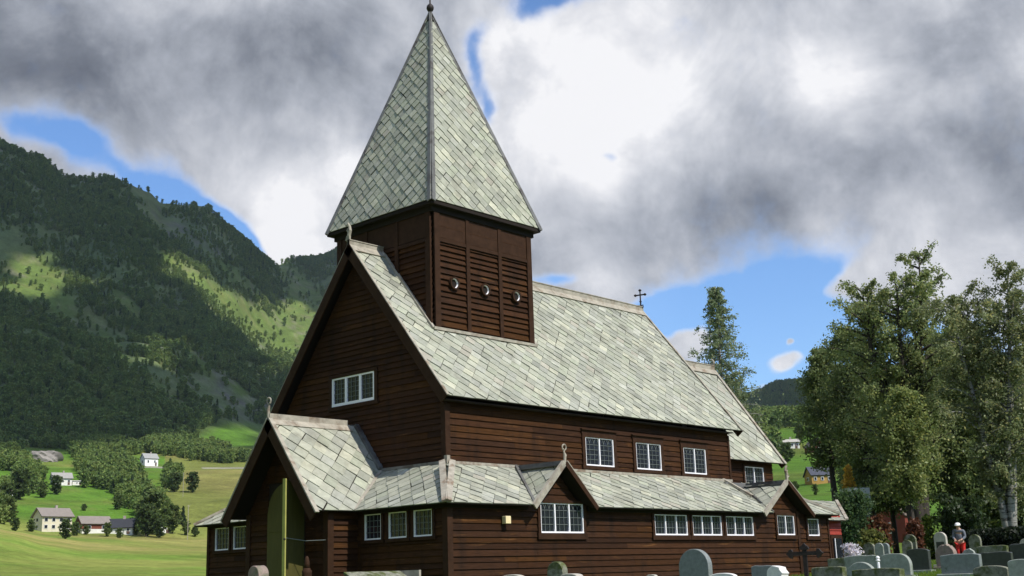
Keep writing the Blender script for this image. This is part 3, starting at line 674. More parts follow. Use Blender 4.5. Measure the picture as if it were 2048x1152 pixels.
def height(x, y):
    x = np.atleast_1d(np.asarray(x, float)); y = np.atleast_1d(np.asarray(y, float))
    dx = x-CAM[0]; dy = y-CAM[1]; D = np.hypot(dx, dy); A = np.degrees(np.arctan2(dy, dx))
    A = np.where(A < CA[0], A+360, A); A = np.where(A > CA[-1], A-360, A)
    i = np.clip(np.searchsorted(CA, A)-1, 0, len(CA)-2); t = (A-CA[i])/(CA[i+1]-CA[i]); t = t*t*(3-2*t)*.5+t*.5
    d = CD[i]*(1-t)[:, None]+CD[i+1]*t[:, None]; z = CZ[i]*(1-t)[:, None]+CZ[i+1]*t[:, None]
    k = np.clip((D[:, None] >= d).sum(1)-1, 0, d.shape[1]-2); r = np.arange(len(D))
    s = np.clip((D-d[r, k])/(d[r, k+1]-d[r, k]), 0, 1)
    kk = s*s*(3-2*s)*.35+s*.65
    H = z[r, k]*(1-kk)+z[r, k+1]*kk
    amp = np.interp(D, [0, 15, 60, 150, 600, 900, 1300, 2000, 3200], [0, .02, .08, .5, 3, 6, 38, 20, 22])
    n = fbm(x/260., y/260., 6)
    rid = 1-2*np.abs(fbm(x/330.+5, y/330., 5))
    H = H+amp*(n*.9+np.where(D > 900, (rid-.75)*.8, 0))
    H = H+np.where(D < 200, .05*fbm(x/2.5, y/2.5, 3)*np.clip(D/20, 0, 1), 0)
    return H
def hit(u, v, d0=20, d1=4000):
    d = ray(u, v); h = math.hypot(d[0], d[1]); t = np.geomspace(d0, d1, 1500)
    X = CAM[0]+d[0]/h*t; Y = CAM[1]+d[1]/h*t; Z = d[2]/h*t; H = height(X, Y); k = np.argmax(H > Z)
    return np.array([X[k], Y[k], H[k]]), t[k]
fovL, fovR = az_of(-120, 700), az_of(2170, 700)
A = np.concatenate([np.arange(fovR, fovL, .11), np.linspace(fovL, fovR+360, 150)[:-1]])
Rr = np.concatenate([[.4, 1.5], np.linspace(3, 60, 90), np.geomspace(61, 900, 130), np.linspace(912, 2850, 190), np.geomspace(2900, 6500, 25)])
AA, RR = np.meshgrid(np.radians(A), Rr, indexing='ij'); TX = CAM[0]+np.cos(AA)*RR; TY = CAM[1]+np.sin(AA)*RR
TZ = height(TX.ravel(), TY.ravel()).reshape(TX.shape)
na, nr_ = TX.shape
V = np.stack([TX, TY, TZ], -1).reshape(-1, 3)
ii, jj = np.meshgrid(np.arange(na), np.arange(nr_-1), indexing='ij'); i2 = (ii+1) % na
F = np.stack([ii*nr_+jj, ii*nr_+jj+1, i2*nr_+jj+1, i2*nr_+jj], -1).reshape(-1, 4)
def fast_mesh(name, V, F, col=None, mats=(), smooth=False, cname='Col'):
    me = bpy.data.meshes.new(name); V = np.asarray(V, np.float32); F = np.asarray(F, np.int32); k = F.shape[1]
    me.vertices.add(len(V)); me.vertices.foreach_set('co', V.ravel()); me.loops.add(F.size); me.loops.foreach_set('vertex_index', F.ravel())
    me.polygons.add(len(F)); me.polygons.foreach_set('loop_start', np.arange(0, F.size, k, dtype=np.int32)); me.polygons.foreach_set('loop_total', np.full(len(F), k, np.int32))
    if smooth: me.polygons.foreach_set('use_smooth', np.ones(len(F), bool))
    for m in mats: me.materials.append(m)
    if col is not None:
        at = me.color_attributes.new(cname, 'FLOAT_COLOR', 'POINT'); c = np.ones((len(V), 4), np.float32); c[:, :3] = col; at.data.foreach_set('color', c.ravel())
    me.update(); me.validate(); return me
# where forest, meadow, crag and field lie (world places, found by the part of the slope they cover)
def ell(U, Vv, cu, cv, ru, rv, rot=0, soft=.35):
    c, s = math.cos(R_(rot)), math.sin(R_(rot)); a = ((U-cu)*c+(Vv-cv)*s)/ru; b = (-(U-cu)*s+(Vv-cv)*c)/rv
    q = np.sqrt(a*a+b*b); return np.clip((1+soft-q)/(2*soft), 0, 1)
MEADOWS = [(600, 660, 75, 50, 50), (480, 560, 60, 14, 40), (270, 620, 50, 14, 50), (360, 860, 40, 8, 20), (150, 740, 60, 12, 30), (530, 655, 130, 30, 36), (440, 590, 120, 13, 36), (345, 525, 60, 9, 36), (585, 690, 70, 28, 38), (460, 880, 62, 36, 0), (500, 905, 80, 25, 0), (70, 560, 80, 55, 20), (120, 610, 60, 30, 40),
           (330, 790, 60, 10, 45), (240, 700, 60, 9, 50), (390, 720, 60, 12, 40), (190, 800, 55, 9, 40), (610, 600, 50, 40, 40), (590, 560, 60, 26, 45), (100, 690, 55, 8, 45), (480, 780, 50, 10, 45)]
def masks(x, y, z):
    U, Vv = proj(np.stack([x, y, z], -1)); D = np.hypot(x-CAM[0], y-CAM[1])
    w = 26*fbm(x/90, y/90, 4); U2 = U+w; V2 = Vv+w*.6
    mead = np.zeros_like(U)
    for m in MEADOWS: mead = np.maximum(mead, ell(U2, V2, *m))
    return U, Vv, D, mead
fx_, fy_, fz_ = V[:, 0], V[:, 1], V[:, 2]
Um, Vm, Dm, mead = masks(fx_, fy_, fz_)
mtn = np.clip((Dm-780)/120, 0, 1)*(1)
GR = np.array([.105, .155, .022]); FIELD = np.array([.19, .215, .05]); DRY = np.array([.29, .25, .085]); FOR = np.array([.10, .135, .055]); BRI = np.array([.085, .175, .02]); ROCK = np.array([.15, .145, .125]); HEATH = np.array([.15, .17, .06])
n1 = fbm(fx_/60, fy_/60, 5)[:, None]; n2 = fbm(fx_/14+9, fy_/14, 5)[:, None]; n3 = fbm(fx_/160+3, fy_/160, 4)[:, None]
lerp = lambda a, b, t: a*(1-t)+b*t
sm = lambda x, a, b: np.clip((x-a)/(b-a), 0, 1)
col = np.tile(GR, (len(V), 1))
left = (Um < 1000)[:, None]
big = lerp(FIELD, DRY, sm(n1+.5*n2, -.1, .7)); big = lerp(big, BRI*1.2, sm(-n1+.5*n2, .15, .6)*.6)
f5 = sm(Dm, 50, 75)[:, None]*left; col = lerp(col, big, f5)
# upper fields beyond the farms
f6 = sm(Dm, 395, 430)[:, None]*left; up = lerp(BRI, FIELD*.8, sm(n1, -.1, .4)); up = lerp(up, DRY*.65, sm(n2, .2, .6)*.5); up = np.where((Um > 330)[:, None], lerp(FIELD, DRY, sm(n1, -.2, .5))*.78, up); col = lerp(col, up, f6)
f6r = (sm(Dm, 120, 200)[:, None])*(~left); col = lerp(col, lerp(BRI*.8, FIELD*.55, sm(n1, -.2, .5)), f6r)
slope = np.abs(np.gradient(TZ, axis=1)/np.maximum(np.gradient(RR, axis=1), .01)).reshape(-1)[:, None]
mt = lerp(FOR, HEATH, sm(n1+n2*.6, -.3, .6)); mt = lerp(mt, ROCK*.9, sm(n2*.7+n3*.7+sm(slope, .8, 1.6)*.25, .25, .6)*.85)
mg = lerp(np.array([.10, .145, .035]), DRY*.7, sm(n2, 0, .7)*.5); mg = lerp(mg, ROCK*1.1, sm(n2+n1*.3, .2, .6)*.5)
mt = lerp(mt, mg, mead[:, None]); mt = lerp(mt, BRI*.9, ell(Um, Vm, 462, 880, 60, 34)[:, None]*(Dm < 1250)[:, None])
col = lerp(col, mt, mtn[:, None])
# blue-grey bare mountain on the right
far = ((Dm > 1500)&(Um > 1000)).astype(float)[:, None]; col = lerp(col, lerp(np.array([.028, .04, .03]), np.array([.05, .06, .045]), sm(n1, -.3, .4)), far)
roadm = (np.abs(Vm-(934+(Um-300)*.012)) < 1.3)&(Um > 262)&(Um < 520)&(Dm < 760)&(Dm > 560); col[roadm] = (.28, .26, .22)
roadl = (np.abs(Vm-(918+(Um)*.14)) < 3.5)&(Um < 30)&(Dm < 800)&(Dm > 500); col[roadl] = (.4, .38, .36)
tm = bpy.data.materials.new('ground'); tm.use_nodes = True; N = NT(tm.node_tree); p = N.n['Principled BSDF']
co = N.node('ShaderNodeTexCoord').outputs['Object']; at = N.node('ShaderNodeAttribute', attribute_name='Col').outputs['Color']
cc = N.node('ShaderNodeCombineColor'); f = N.m('MULTIPLY', N.m('MULTIPLY', N.rng(N.noise(co, .9, 9, .75), .25, .75, .5, 1.5, False), N.rng(N.noise(co, .03, 8, .7), .3, .7, .7, 1.3, False)), N.rng(N.noise(N.scl(co, (1, .25, 1)), .22, 5, .7), .3, .7, .78, 1.22, False)); [N.put(cc.inputs[i], f) for i in range(3)]
N.put(p.inputs['Base Color'], N.mix(1.0, at, cc.outputs[0], 'MULTIPLY')); p.inputs['Roughness'].default_value = .95; p.inputs['Specular IOR Level'].default_value = .1
b = N.node('ShaderNodeBump'); b.inputs['Strength'].default_value = .6; b.inputs['Distance'].default_value = 1.0; N.put(b.inputs['Height'], N.noise(co, .25, 8, .7)); N.put(p.inputs['Normal'], b.outputs[0])
gme = fast_mesh('terrain', V, F, col, [tm], smooth=True)
terr = bpy.data.objects.new('ground_terrain', gme); COL.objects.link(terr); tag(terr, 'grassy churchyard rising through valley fields to steep mountainsides', None, None, 'structure')

# ------------------------------------------------------------------ trees
def leaf_mesh(name, P, size, cols, seed=0, squash=1.0, mats=None):
    """P: leaf centres; one small quad each"""
    r = np.random.default_rng(seed); n = len(P); a = r.normal(size=(n, 3)); a /= np.linalg.norm(a, axis=1)[:, None]
    b = r.normal(size=(n, 3)); b -= a*(a*b).sum(1)[:, None]; b /= np.linalg.norm(b, axis=1)[:, None]
    s = size*r.uniform(.6, 1.35, (n, 1)); a = a*s; b = b*s*.62
    Vv = np.concatenate([P-a, P+b*.9, P+a, P-b*.9], 1).reshape(-1, 3)
    F = np.arange(4*n).reshape(n, 4)
    return fast_mesh(name, Vv, F, np.repeat(cols, 4, axis=0), mats or [M['leaf']])
def leaf_cols(P, base, seed, lo=.7, hi=1.3, yel=.25):
    r = np.random.default_rng(seed); n = len(P); base = np.array(base)
    k = r.uniform(lo, hi, (n, 1))*(1+.35*fbm(P[:, 0]*.6+seed, P[:, 2]*.6+P[:, 1]*.4, 3)[:, None])
    y = (r.random((n, 1)) < yel)*r.uniform(.2, .8, (n, 1)); return np.clip(base*k*(1+y*np.array([.8, .4, .1])), .002, 1)
def tree_data(h, prof, seed, nb=60, tw=14, lf=12, spread=.5, droop=.2, f0=.12, up=.5, trunks=1, tr=.02, wob=.03, leafn=None, lean=0, sub=1.0):
    """profile(t) -> crown radius at relative height t. returns trunk MB and leaf centres"""
    r = np.random.default_rng(seed); mb = MB(); leaves = []
    stems = []
    for s in range(trunks):
        a0 = s*2*math.pi/trunks+r.uniform(-.4, .4)+seed
        top = np.array([math.cos(a0), math.sin(a0), 0])*lean*r.uniform(.75, 1.1)
        hh = h*(.99 if s == 0 else r.uniform(.86, .99)); t = np.linspace(0, 1, 9)
        pts = [top*q**1.1+np.array([fbm(np.array([q*3.+s]), np.array([seed*1.]), 2)[0], fbm(np.array([q*3.+7]), np.array([seed*1.+s]), 2)[0], 0])*wob*h*q+np.array([0, 0, hh*q]) for q in t]
        R0 = h*tr*(1 if trunks == 1 else .75); mb.tube(pts, [R0*(1-.95*q)+.01 for q in t], 7); stems.append((np.array(pts), hh, R0))
    per = nb//trunks
    for pts, hh, R0 in stems:
        for i in range(per):
            q = f0+(1-f0)*((i+r.random())/per)**.9*.99; j = q*8; k = min(int(j), 7); p = pts[k]*(1-(j-k))+pts[k+1]*(j-k)
            a = i*2.4+r.uniform(-.5, .5); Lb = prof(p[2]/h)*r.uniform(.5, 1.18)*sub
            if Lb < .05: continue
            d = np.array([math.cos(a), math.sin(a), up*r.uniform(.4, 1.3)]); d /= np.linalg.norm(d); bp = [p]
            for s in range(5):
                d = d+np.array([r.normal()*.16, r.normal()*.16, (.1-droop*s*.5)*.5]); d /= np.linalg.norm(d); bp.append(bp[-1]+d*Lb/5)
            mb.tube(bp, [max(.006, R0*.34*(1-q*.6)*(1-.17*s)) for s in range(6)], 4, cap=False)
            c = np.array([0, 0, 0.])
            for s in range(tw):
                f = r.uniform(.15, 1)**.8*5; m = min(int(f), 4); c = bp[m]*(1-(f-m))+bp[m+1]*(f-m)
                e = r.normal(size=3); e[2] = e[2]*.7-droop; e /= np.linalg.norm(e); tl = (Lb*.5+.35)*spread*r.uniform(.4, 1)
                q2 = r.random((lf, 1)); pos = c+e*tl*q2+np.array([0, 0, -1.])*droop*tl*q2**2*1.5+r.normal(size=(lf, 3))*tl*.24
                leaves.append(pos)
    P = np.concatenate(leaves)
    if leafn and len(P) > leafn: P = P[r.choice(len(P), leafn, replace=False)]
    return mb, P
def birch_prof(R): return lambda t: R*max(.1, min(1, (t+.1)*2.0)*(1.02-max(0, t-.62)**1.5*1.9))
def cone_prof(R, t0=0): return lambda t: R*max(.03, min(1, (1.04-t)/(1-t0)))**.9
def round_prof(R): return lambda t: R*math.sqrt(max(.02, 1-((t-.5)/.56)**2))
def tree(name, loc, h, prof, label, cat='tree', group=None, seed=1, base=(.05, .085, .018), leaf=.12, bark='bark', rz_=0, **k):
    mb, P = tree_data(h, prof, seed, **k)
    root = empty(name, loc, rz_, label, cat, group)
    mb.build('trunk', M[bark], root, smooth=True)
    cr = bpy.data.objects.new('crown', leaf_mesh('crown', P, leaf, leaf_cols(P, base, seed), seed)); COL.objects.link(cr); cr.parent = root
    return root
def tree_at(u, vt, D, name, label, wpx, profk='birch', vb=None, **k):
    """stand a tree at picture column u, distance D, its tip at row vt, crown wpx wide"""
    p = at_dist(u, 1130, D); g = float(height(p[0], p[1])[0]); top = at_dist(u, vt, D); h = top[2]-g
    Rm = wpx/2*D/FPX*1.02; pf = dict(birch=birch_prof, cone=lambda R: cone_prof(R, k.get('f0', 0)*1.9 if k.get('f0', 0) > .25 else 0), round=round_prof)[profk](Rm)
    return tree(name, (p[0], p[1], g-.1), h, pf, label, **k)
BG = (.22, .27, .11)
tree_at(1850, 515, 72, 'birch_tree', 'tallest broad birch with a forked dark trunk behind the gravestones', 215, 'birch', seed=11, nb=190, tw=19, lf=16, trunks=5, lean=2.2, sub=.85, leaf=.08, base=BG, f0=.28, tr=.036, droop=.25, up=.8, spread=.5)
tree_at(2030, 512, 66, 'birch_tree', 'pale stemmed birch cut by the right edge of the photo', 160, 'birch', seed=12, nb=190, tw=19, lf=16, trunks=4, lean=1.5, sub=.95, leaf=.075, base=(.22, .255, .12), bark='birch', f0=.2, droop=.4, up=.7, spread=.5)
tree_at(1755, 650, 80, 'birch_tree', 'lower round topped birch on the left of the tree group', 150, 'round', seed=13, nb=110, tw=18, lf=16, leaf=.09, base=(.16, .21, .08), f0=.22, droop=.2, spread=.8)
tree_at(1684, 690, 84, 'birch_tree', 'small bushy tree at the left end of the tree group', 110, 'round', seed=14, nb=80, tw=20, lf=16, leaf=.09, base=(.15, .2, .075), f0=.42, spread=.7)
tree_at(1835, 775, 62, 'young_tree', 'yellow green young tree in front of the tallest birch', 110, 'round', seed=15, nb=70, tw=18, lf=15, leaf=.08, base=(.2, .245, .08), f0=.35, spread=.8)
tree_at(1955, 655, 76, 'leafy_tree', 'dark leafy tree filling the gap between the two tall birches', 200, 'round', seed=16, nb=150, tw=22, lf=18, leaf=.11, base=(.15, .2, .075), f0=.08, spread=.55)
tree_at(1796, 790, 82, 'leafy_tree', 'dark leafy tree above the small red barn', 120, 'round', seed=17, nb=130, tw=22, lf=17, leaf=.11, base=(.1, .145, .05), f0=.3, spread=.8)
tree_at(2040, 760, 80, 'leafy_tree', 'dark leafy tree behind the pale stemmed birch', 150, 'round', seed=18, nb=120, tw=22, lf=17, leaf=.11, base=(.13, .17, .065), f0=.08, spread=.6)
tree_at(1472, 560, 62, 'birch_tree', 'slender pointed birch rising behind the chancel roof', 150, 'cone', seed=19, nb=190, tw=11, lf=12, wob=.004, leaf=.055, base=(.21, .27, .15), bark='birch', f0=.3, droop=.25, up=.2, tr=.012, spread=.42)
tree_at(1492, 742, 76, 'birch_tree', 'lower green tree to the right of the pointed birch', 74, 'round', seed=20, nb=50, tw=14, lf=12, leaf=.08, base=(.14, .19, .065), f0=.3, spread=.5)
tree_at(1712, 985, 60, 'shrub', 'dark green shrub beside the red vestry corner', 90, 'round', seed=21, nb=46, tw=22, lf=14, leaf=.075, base=(.06, .11, .04), f0=.05, spread=.9)
tree_at(1862, 1025, 66, 'conifer_bush', 'bright green pointed bush right of the thick dark trunk', 42, 'cone', seed=22, nb=50, tw=16, lf=12, leaf=.08, base=(.11, .17, .03), f0=.03)
tree_at(1990, 985, 70, 'shrub', 'light green shrub behind the dark hedge', 90, 'round', seed=23, nb=40, tw=18, lf=12, leaf=.11, base=(.08, .12, .03), f0=.05)
tree_at(1935, 1000, 64, 'shrub', 'dark shrub behind the person in the white cap', 110, 'round', seed=24, nb=44, tw=22, lf=13, leaf=.1, base=(.045, .075, .026), f0=.03)
tree_at(1762, 1030, 60, 'copper_shrub', 'loose reddish brown shrub before the small red barn', 52, 'round', seed=35, nb=34, tw=14, lf=10, leaf=.08, base=(.16, .07, .035), f0=.05)
tree_at(1836, 1040, 58, 'copper_shrub', 'reddish brown shrub at the foot of the thick dark trunk', 34, 'round', seed=25, nb=40, tw=18, lf=12, leaf=.07, base=(.15, .06, .03), f0=.05)
tree_at(1712, 925, 74, 'golden_tree', 'narrow golden yellow tree left of the dark tree group', 24, 'cone', seed=26, nb=44, tw=14, lf=10, leaf=.1, base=(.62, .42, .08), f0=.35)
tree_at(1748, 1060, 52, 'shrub', 'yellow green low shrub behind the small arched stones', 50, 'round', seed=27, nb=30, tw=14, lf=10, leaf=.07, base=(.13, .15, .04), f0=.03)
# distant individual trees: four prototypes, copied
def proto(seed, h, prof, base, leaf, **k):
    mb, P = tree_data(h, prof, seed, **k); tm_ = mb.build('trunk', M['bark'], None); cm = leaf_mesh('crown', P, leaf, leaf_cols(P, base, seed), seed)
    me = tm_.data; bpy.data.objects.remove(tm_); return me, cm
PR = [proto(101, 10, round_prof(4.2), (.10, .15, .045), .42, nb=46, tw=12, lf=8, f0=.08), proto(102, 10, birch_prof(3.2), (.12, .17, .05), .40, nb=46, tw=11, lf=8, f0=.1),
      proto(103, 10, round_prof(3.6), (.08, .125, .04), .42, nb=46, tw=12, lf=8, f0=.08), proto(104, 10, cone_prof(2.4), (.055, .09, .035), .36, nb=60, tw=9, lf=7, f0=.05, up=0)]
def far_tree(u, vb, vt, k, label, group='trees among the valley farms', wide=1.0):
    p, D = hit(u, vb); top = at_dist(u, vt, D); h = max(2., top[2]-p[2]); s = h/10*.88
    root = empty('farm_tree', p-np.array([0, 0, .3]), random.uniform(0, 6), label, 'tree', group)
    for nm, me in zip(('trunk', 'crown'), PR[k]):
        o = bpy.data.objects.new(nm, me); COL.objects.link(o); o.parent = root
    root.scale = (s*wide, s*wide, s)
FT = [(18, 1045, 985, 1, 'slim tree at the far left below the white cottage'), (62, 1064, 1035, 0, 'low bush at the left corner of the cream farmhouse'), (30, 1062, 1030, 2, 'dark bush left of the cream farmhouse by the field edge'),
      (130, 1078, 1032, 2, 'dark round tree hiding the right half of the cream farmhouse'), (150, 1072, 1040, 0, 'green tree between cream farmhouse and brown barn'), (172, 1070, 1048, 0, 'low tree in front of the brown barn'),
      (214, 1074, 1040, 1, 'leafy tree hiding the right end of the brown barn'), (238, 1076, 1052, 0, 'low bush in front of the dark roofed cottage'), (292, 1074, 1000, 2, 'tall dark tree right of the dark roofed cottage'),
      (305, 1070, 975, 0, 'tall leafy tree above the small white shed'), (318, 1076, 1030, 2, 'dark low tree beside the small white shed'), (272, 1070, 1035, 1, 'grey green tree between cottage and tall dark tree'),
      (345, 1068, 1000, 1, 'slim pale green tree on the sloping meadow'), (366, 1050, 1005, 3, 'narrow spruce on the sloping meadow'), (372, 1072, 1038, 1, 'small tree at the meadow foot beside the church aisle'),
      (350, 985, 940, 2, 'dark round tree left of the electricity pole'), (385, 985, 938, 2, 'dark round tree right of the electricity pole'), (168, 1022, 1005, 0, 'small bush on the bright green field'),
      (235, 1020, 985, 0, 'bush at the edge of the field above the cottage'), (40, 1000, 930, 2, 'big dark tree between white cottage and white villa'), (112, 990, 945, 2, 'dark tree below the white villa'),
      (85, 996, 960, 0, 'bush on the slope left of the white villa'), (12, 1015, 960, 0, 'tree beside the white cottage at the left edge'), (390, 1074, 1050, 0, 'low bush at the meadow end touching the church eave')]
for q in FT: far_tree(*q, group=None)
for q in [(1575, 925, 880, 0, 'leafy tree below the white house on the right hillside'), (1690, 985, 930, 2, 'dark tree right of the yellow house'), (1645, 960, 935, 2, 'dark bush at the right corner of the yellow house'),
          (1590, 985, 958, 0, 'light green bush below the yellow house'), (1632, 990, 962, 1, 'bush right below the yellow house'), (1668, 925, 865, 2, 'tall dark tree behind the red barn on the hillside'),
          (1620, 878, 850, 1, 'tree above the red barn on the hillside'), (1545, 890, 845, 0, 'tree left of the white house on the right hillside'), (1600, 880, 845, 2, 'tree between white house and red barn')]: far_tree(*q, group=None)

# forest as stuff: points carry clumps of foliage
src = bpy.data.collections.new('forest_sources')
for i, q in enumerate(((201, 10, birch_prof(3.4), (0.166, 0.251, 0.079)), (202, 10, round_prof(3.4), (0.194, 0.282, 0.079)), (203, 10, birch_prof(3.4), (0.245, 0.328, 0.099)), (204, 11, cone_prof(2.3), (0.086, 0.145, 0.059)), (205, 12, cone_prof(2.6), (0.122, 0.19, 0.065)))):
    mb, P = tree_data(q[1], q[2], q[0], nb=26, tw=8, lf=5, f0=.06)
    o = bpy.data.objects.new('forest_crown', leaf_mesh('fc', P, .62, leaf_cols(P, q[3], q[0]), q[0])); src.objects.link(o)
def forest(name, label, P, S, seed=0):
    r = np.random.default_rng(seed); me = bpy.data.meshes.new(name); me.vertices.add(len(P)); me.vertices.foreach_set('co', P.astype(np.float32).ravel())
    a = me.attributes.new('sc', 'FLOAT', 'POINT'); a.data.foreach_set('value', S.astype(np.float32))
    a = me.attributes.new('ix', 'INT', 'POINT'); a.data.foreach_set('value', r.choice(5, len(P), p=[.33, .30, .27, .05, .05]).astype(np.int32))
    a = me.attributes.new('rt', 'FLOAT', 'POINT'); a.data.foreach_set('value', r.uniform(0, 6.28, len(P)).astype(np.float32))
    o = bpy.data.objects.new(name, me); COL.objects.link(o); tag(o, label, None, None, 'stuff')
    g = bpy.data.node_groups.new(name, 'GeometryNodeTree'); g.interface.new_socket('Geometry', in_out='INPUT', socket_type='NodeSocketGeometry'); g.interface.new_socket('Geometry', in_out='OUTPUT', socket_type='NodeSocketGeometry')
    n = g.nodes; l = g.links; gi = n.new('NodeGroupInput'); go = n.new('NodeGroupOutput'); ip = n.new('GeometryNodeInstanceOnPoints'); ci = n.new('GeometryNodeCollectionInfo')
    ci.inputs[0].default_value = src; ci.inputs['Separate Children'].default_value = True; ci.inputs['Reset Children'].default_value = True
    def na(nm, t): q = n.new('GeometryNodeInputNamedAttribute'); q.data_type = t; q.inputs[0].default_value = nm; return q.outputs[0]
    l.new(gi.outputs[0], ip.inputs['Points']); l.new(ci.outputs[0], ip.inputs['Instance']); ip.inputs['Pick Instance'].default_value = True
    l.new(na('ix', 'INT'), ip.inputs['Instance Index']); l.new(na('sc', 'FLOAT'), ip.inputs['Scale'])
    cx = n.new('ShaderNodeCombineXYZ'); l.new(na('rt', 'FLOAT'), cx.inputs[2]); l.new(cx.outputs[0], ip.inputs['Rotation']); l.new(ip.outputs[0], go.inputs[0])
    o.modifiers.new('scatter', 'NODES').node_group = g
    return o
def scatter(n, d0, d1, a0, a1, seed):
    a0, a1 = min(a0, a1), max(a0, a1)
    r = np.random.default_rng(seed); D = np.sqrt(r.uniform(d0**2, d1**2, n)); a = np.radians(r.uniform(a0, a1, n)); return CAM[0]+np.cos(a)*D, CAM[1]+np.sin(a)*D, r
azl, azm = az_of(-90, 600), az_of(760, 600)
x, y, r = scatter(90000, 890, 2750, azm, azl, 1); z = height(x, y); U, Vv, D, md = masks(x, y, z)
dens = np.clip(.72+1.5*fbm(x/120+3, y/120, 4), 0, 1)*(1-md*.93)*np.interp(D, [800, 1700, 2300, 2700], [1, .95, .6, .3])
dens = dens*(1-.8*sm(fbm(x/90-3, y/90, 4), .2, .5))
keep = (r.random(len(x)) < dens)&((D > 890))&~((ell(U, Vv, 462, 880, 66, 38, 0, .05) > .5)&(D < 1300))
x, y, z, D = x[keep], y[keep], z[keep], D[keep]
forest('mountain_forest', 'dark birch forest covering the steep mountainside on the left', np.stack([x, y, z-.6], -1), (.35+.75*r.random(len(x))**1.5)*(1+.3*fbm(x/60, y/60, 3)), 5)
# wooded patches lower on the left slope
x, y, r = scatter(26000, 395, 900, azm, azl, 2); z = height(x, y); U, Vv, D, md = masks(x, y, z); w = 9*fbm(x/25, y/25, 3); U2 = U+w; V2 = Vv+w
pat = np.zeros(len(x))
for q in [(215, 945, 62, 34, 20), (262, 990, 44, 26, 40), (25, 935, 30, 12, 0), (55, 965, 26, 22, 10), (150, 895, 90, 7, 0), (180, 910, 34, 16, 0), (10, 900, 36, 9, 0), (375, 908, 70, 9, 0), (440, 917, 60, 4, 0), (250, 905, 30, 12), (395, 908, 60, 12), (20, 985, 20, 14), (5, 1030, 18, 22), (305, 1035, 28, 30, 60), (330, 900, 40, 14), (345, 965, 20, 14), (150, 975, 20, 18)]:
    pat = np.maximum(pat, ell(U2, V2, *q, **({} if len(q) > 4 else {'rot': 0}), soft=.15) if len(q) < 6 else 0)
keep = (r.random(len(x)) < pat*.55)&(np.hypot(U-297, (Vv-925)*1.0) > 17)&~((np.abs(U-130) < 34)&(np.abs(Vv-972) < 20))&~((np.abs(U-85) < 26)&(np.abs(Vv-925) < 16))
x, y, z = x[keep], y[keep], z[keep]
forest('hillside_wood', 'wooded patches between the fields and houses of the left hillside', np.stack([x, y, z-.4], -1), r.uniform(.3, .8, len(x)), 6)
# right side: hillside woods and far slope
azr0, azr1 = az_of(2150, 700), az_of(1380, 700)
x, y, r = scatter(16000, 330, 1300, azr0, azr1, 3); z = height(x, y); U, Vv, D, md = masks(x, y, z)
pat = np.clip(.35+1.5*fbm(x/60, y/60, 4), 0, 1)*np.interp(D, [330, 460, 520, 800], [.12, .25, .7, 1]); pat = np.where((Vv > 895)&(Vv < 960)&(U > 1565)&(U < 1640), 0, pat)
pat = np.where((np.abs(U-1580) < 32)&(Vv > 868)&(Vv < 905), 0, pat); pat = np.where((np.abs(U-1632) < 26)&(Vv > 868)&(Vv < 930), 0, pat); pat = np.where((np.abs(U-1738) < 22)&(Vv > 870)&(Vv < 960), 0, pat)
keep = r.random(len(x)) < pat*.8; x, y, z = x[keep], y[keep], z[keep]
forest('hillside_wood', 'green woods on the low hillside behind the right hand trees', np.stack([x, y, z-.4], -1), r.uniform(.5, 1.05, len(x)), 7)
x, y, r = scatter(26000, 1500, 3300, azr0, azr1, 4); z = height(x, y); U, Vv, D, md = masks(x, y, z)
keep = r.random(len(x)) < np.clip(.6+.8*fbm(x/150, y/150, 4), 0, 1); x, y, z = x[keep], y[keep], z[keep]
forest('far_forest', 'dark bluish forest on the distant mountain at right', np.stack([x, y, z-.6], -1), r.uniform(.7, 1.3, len(x)), 8)

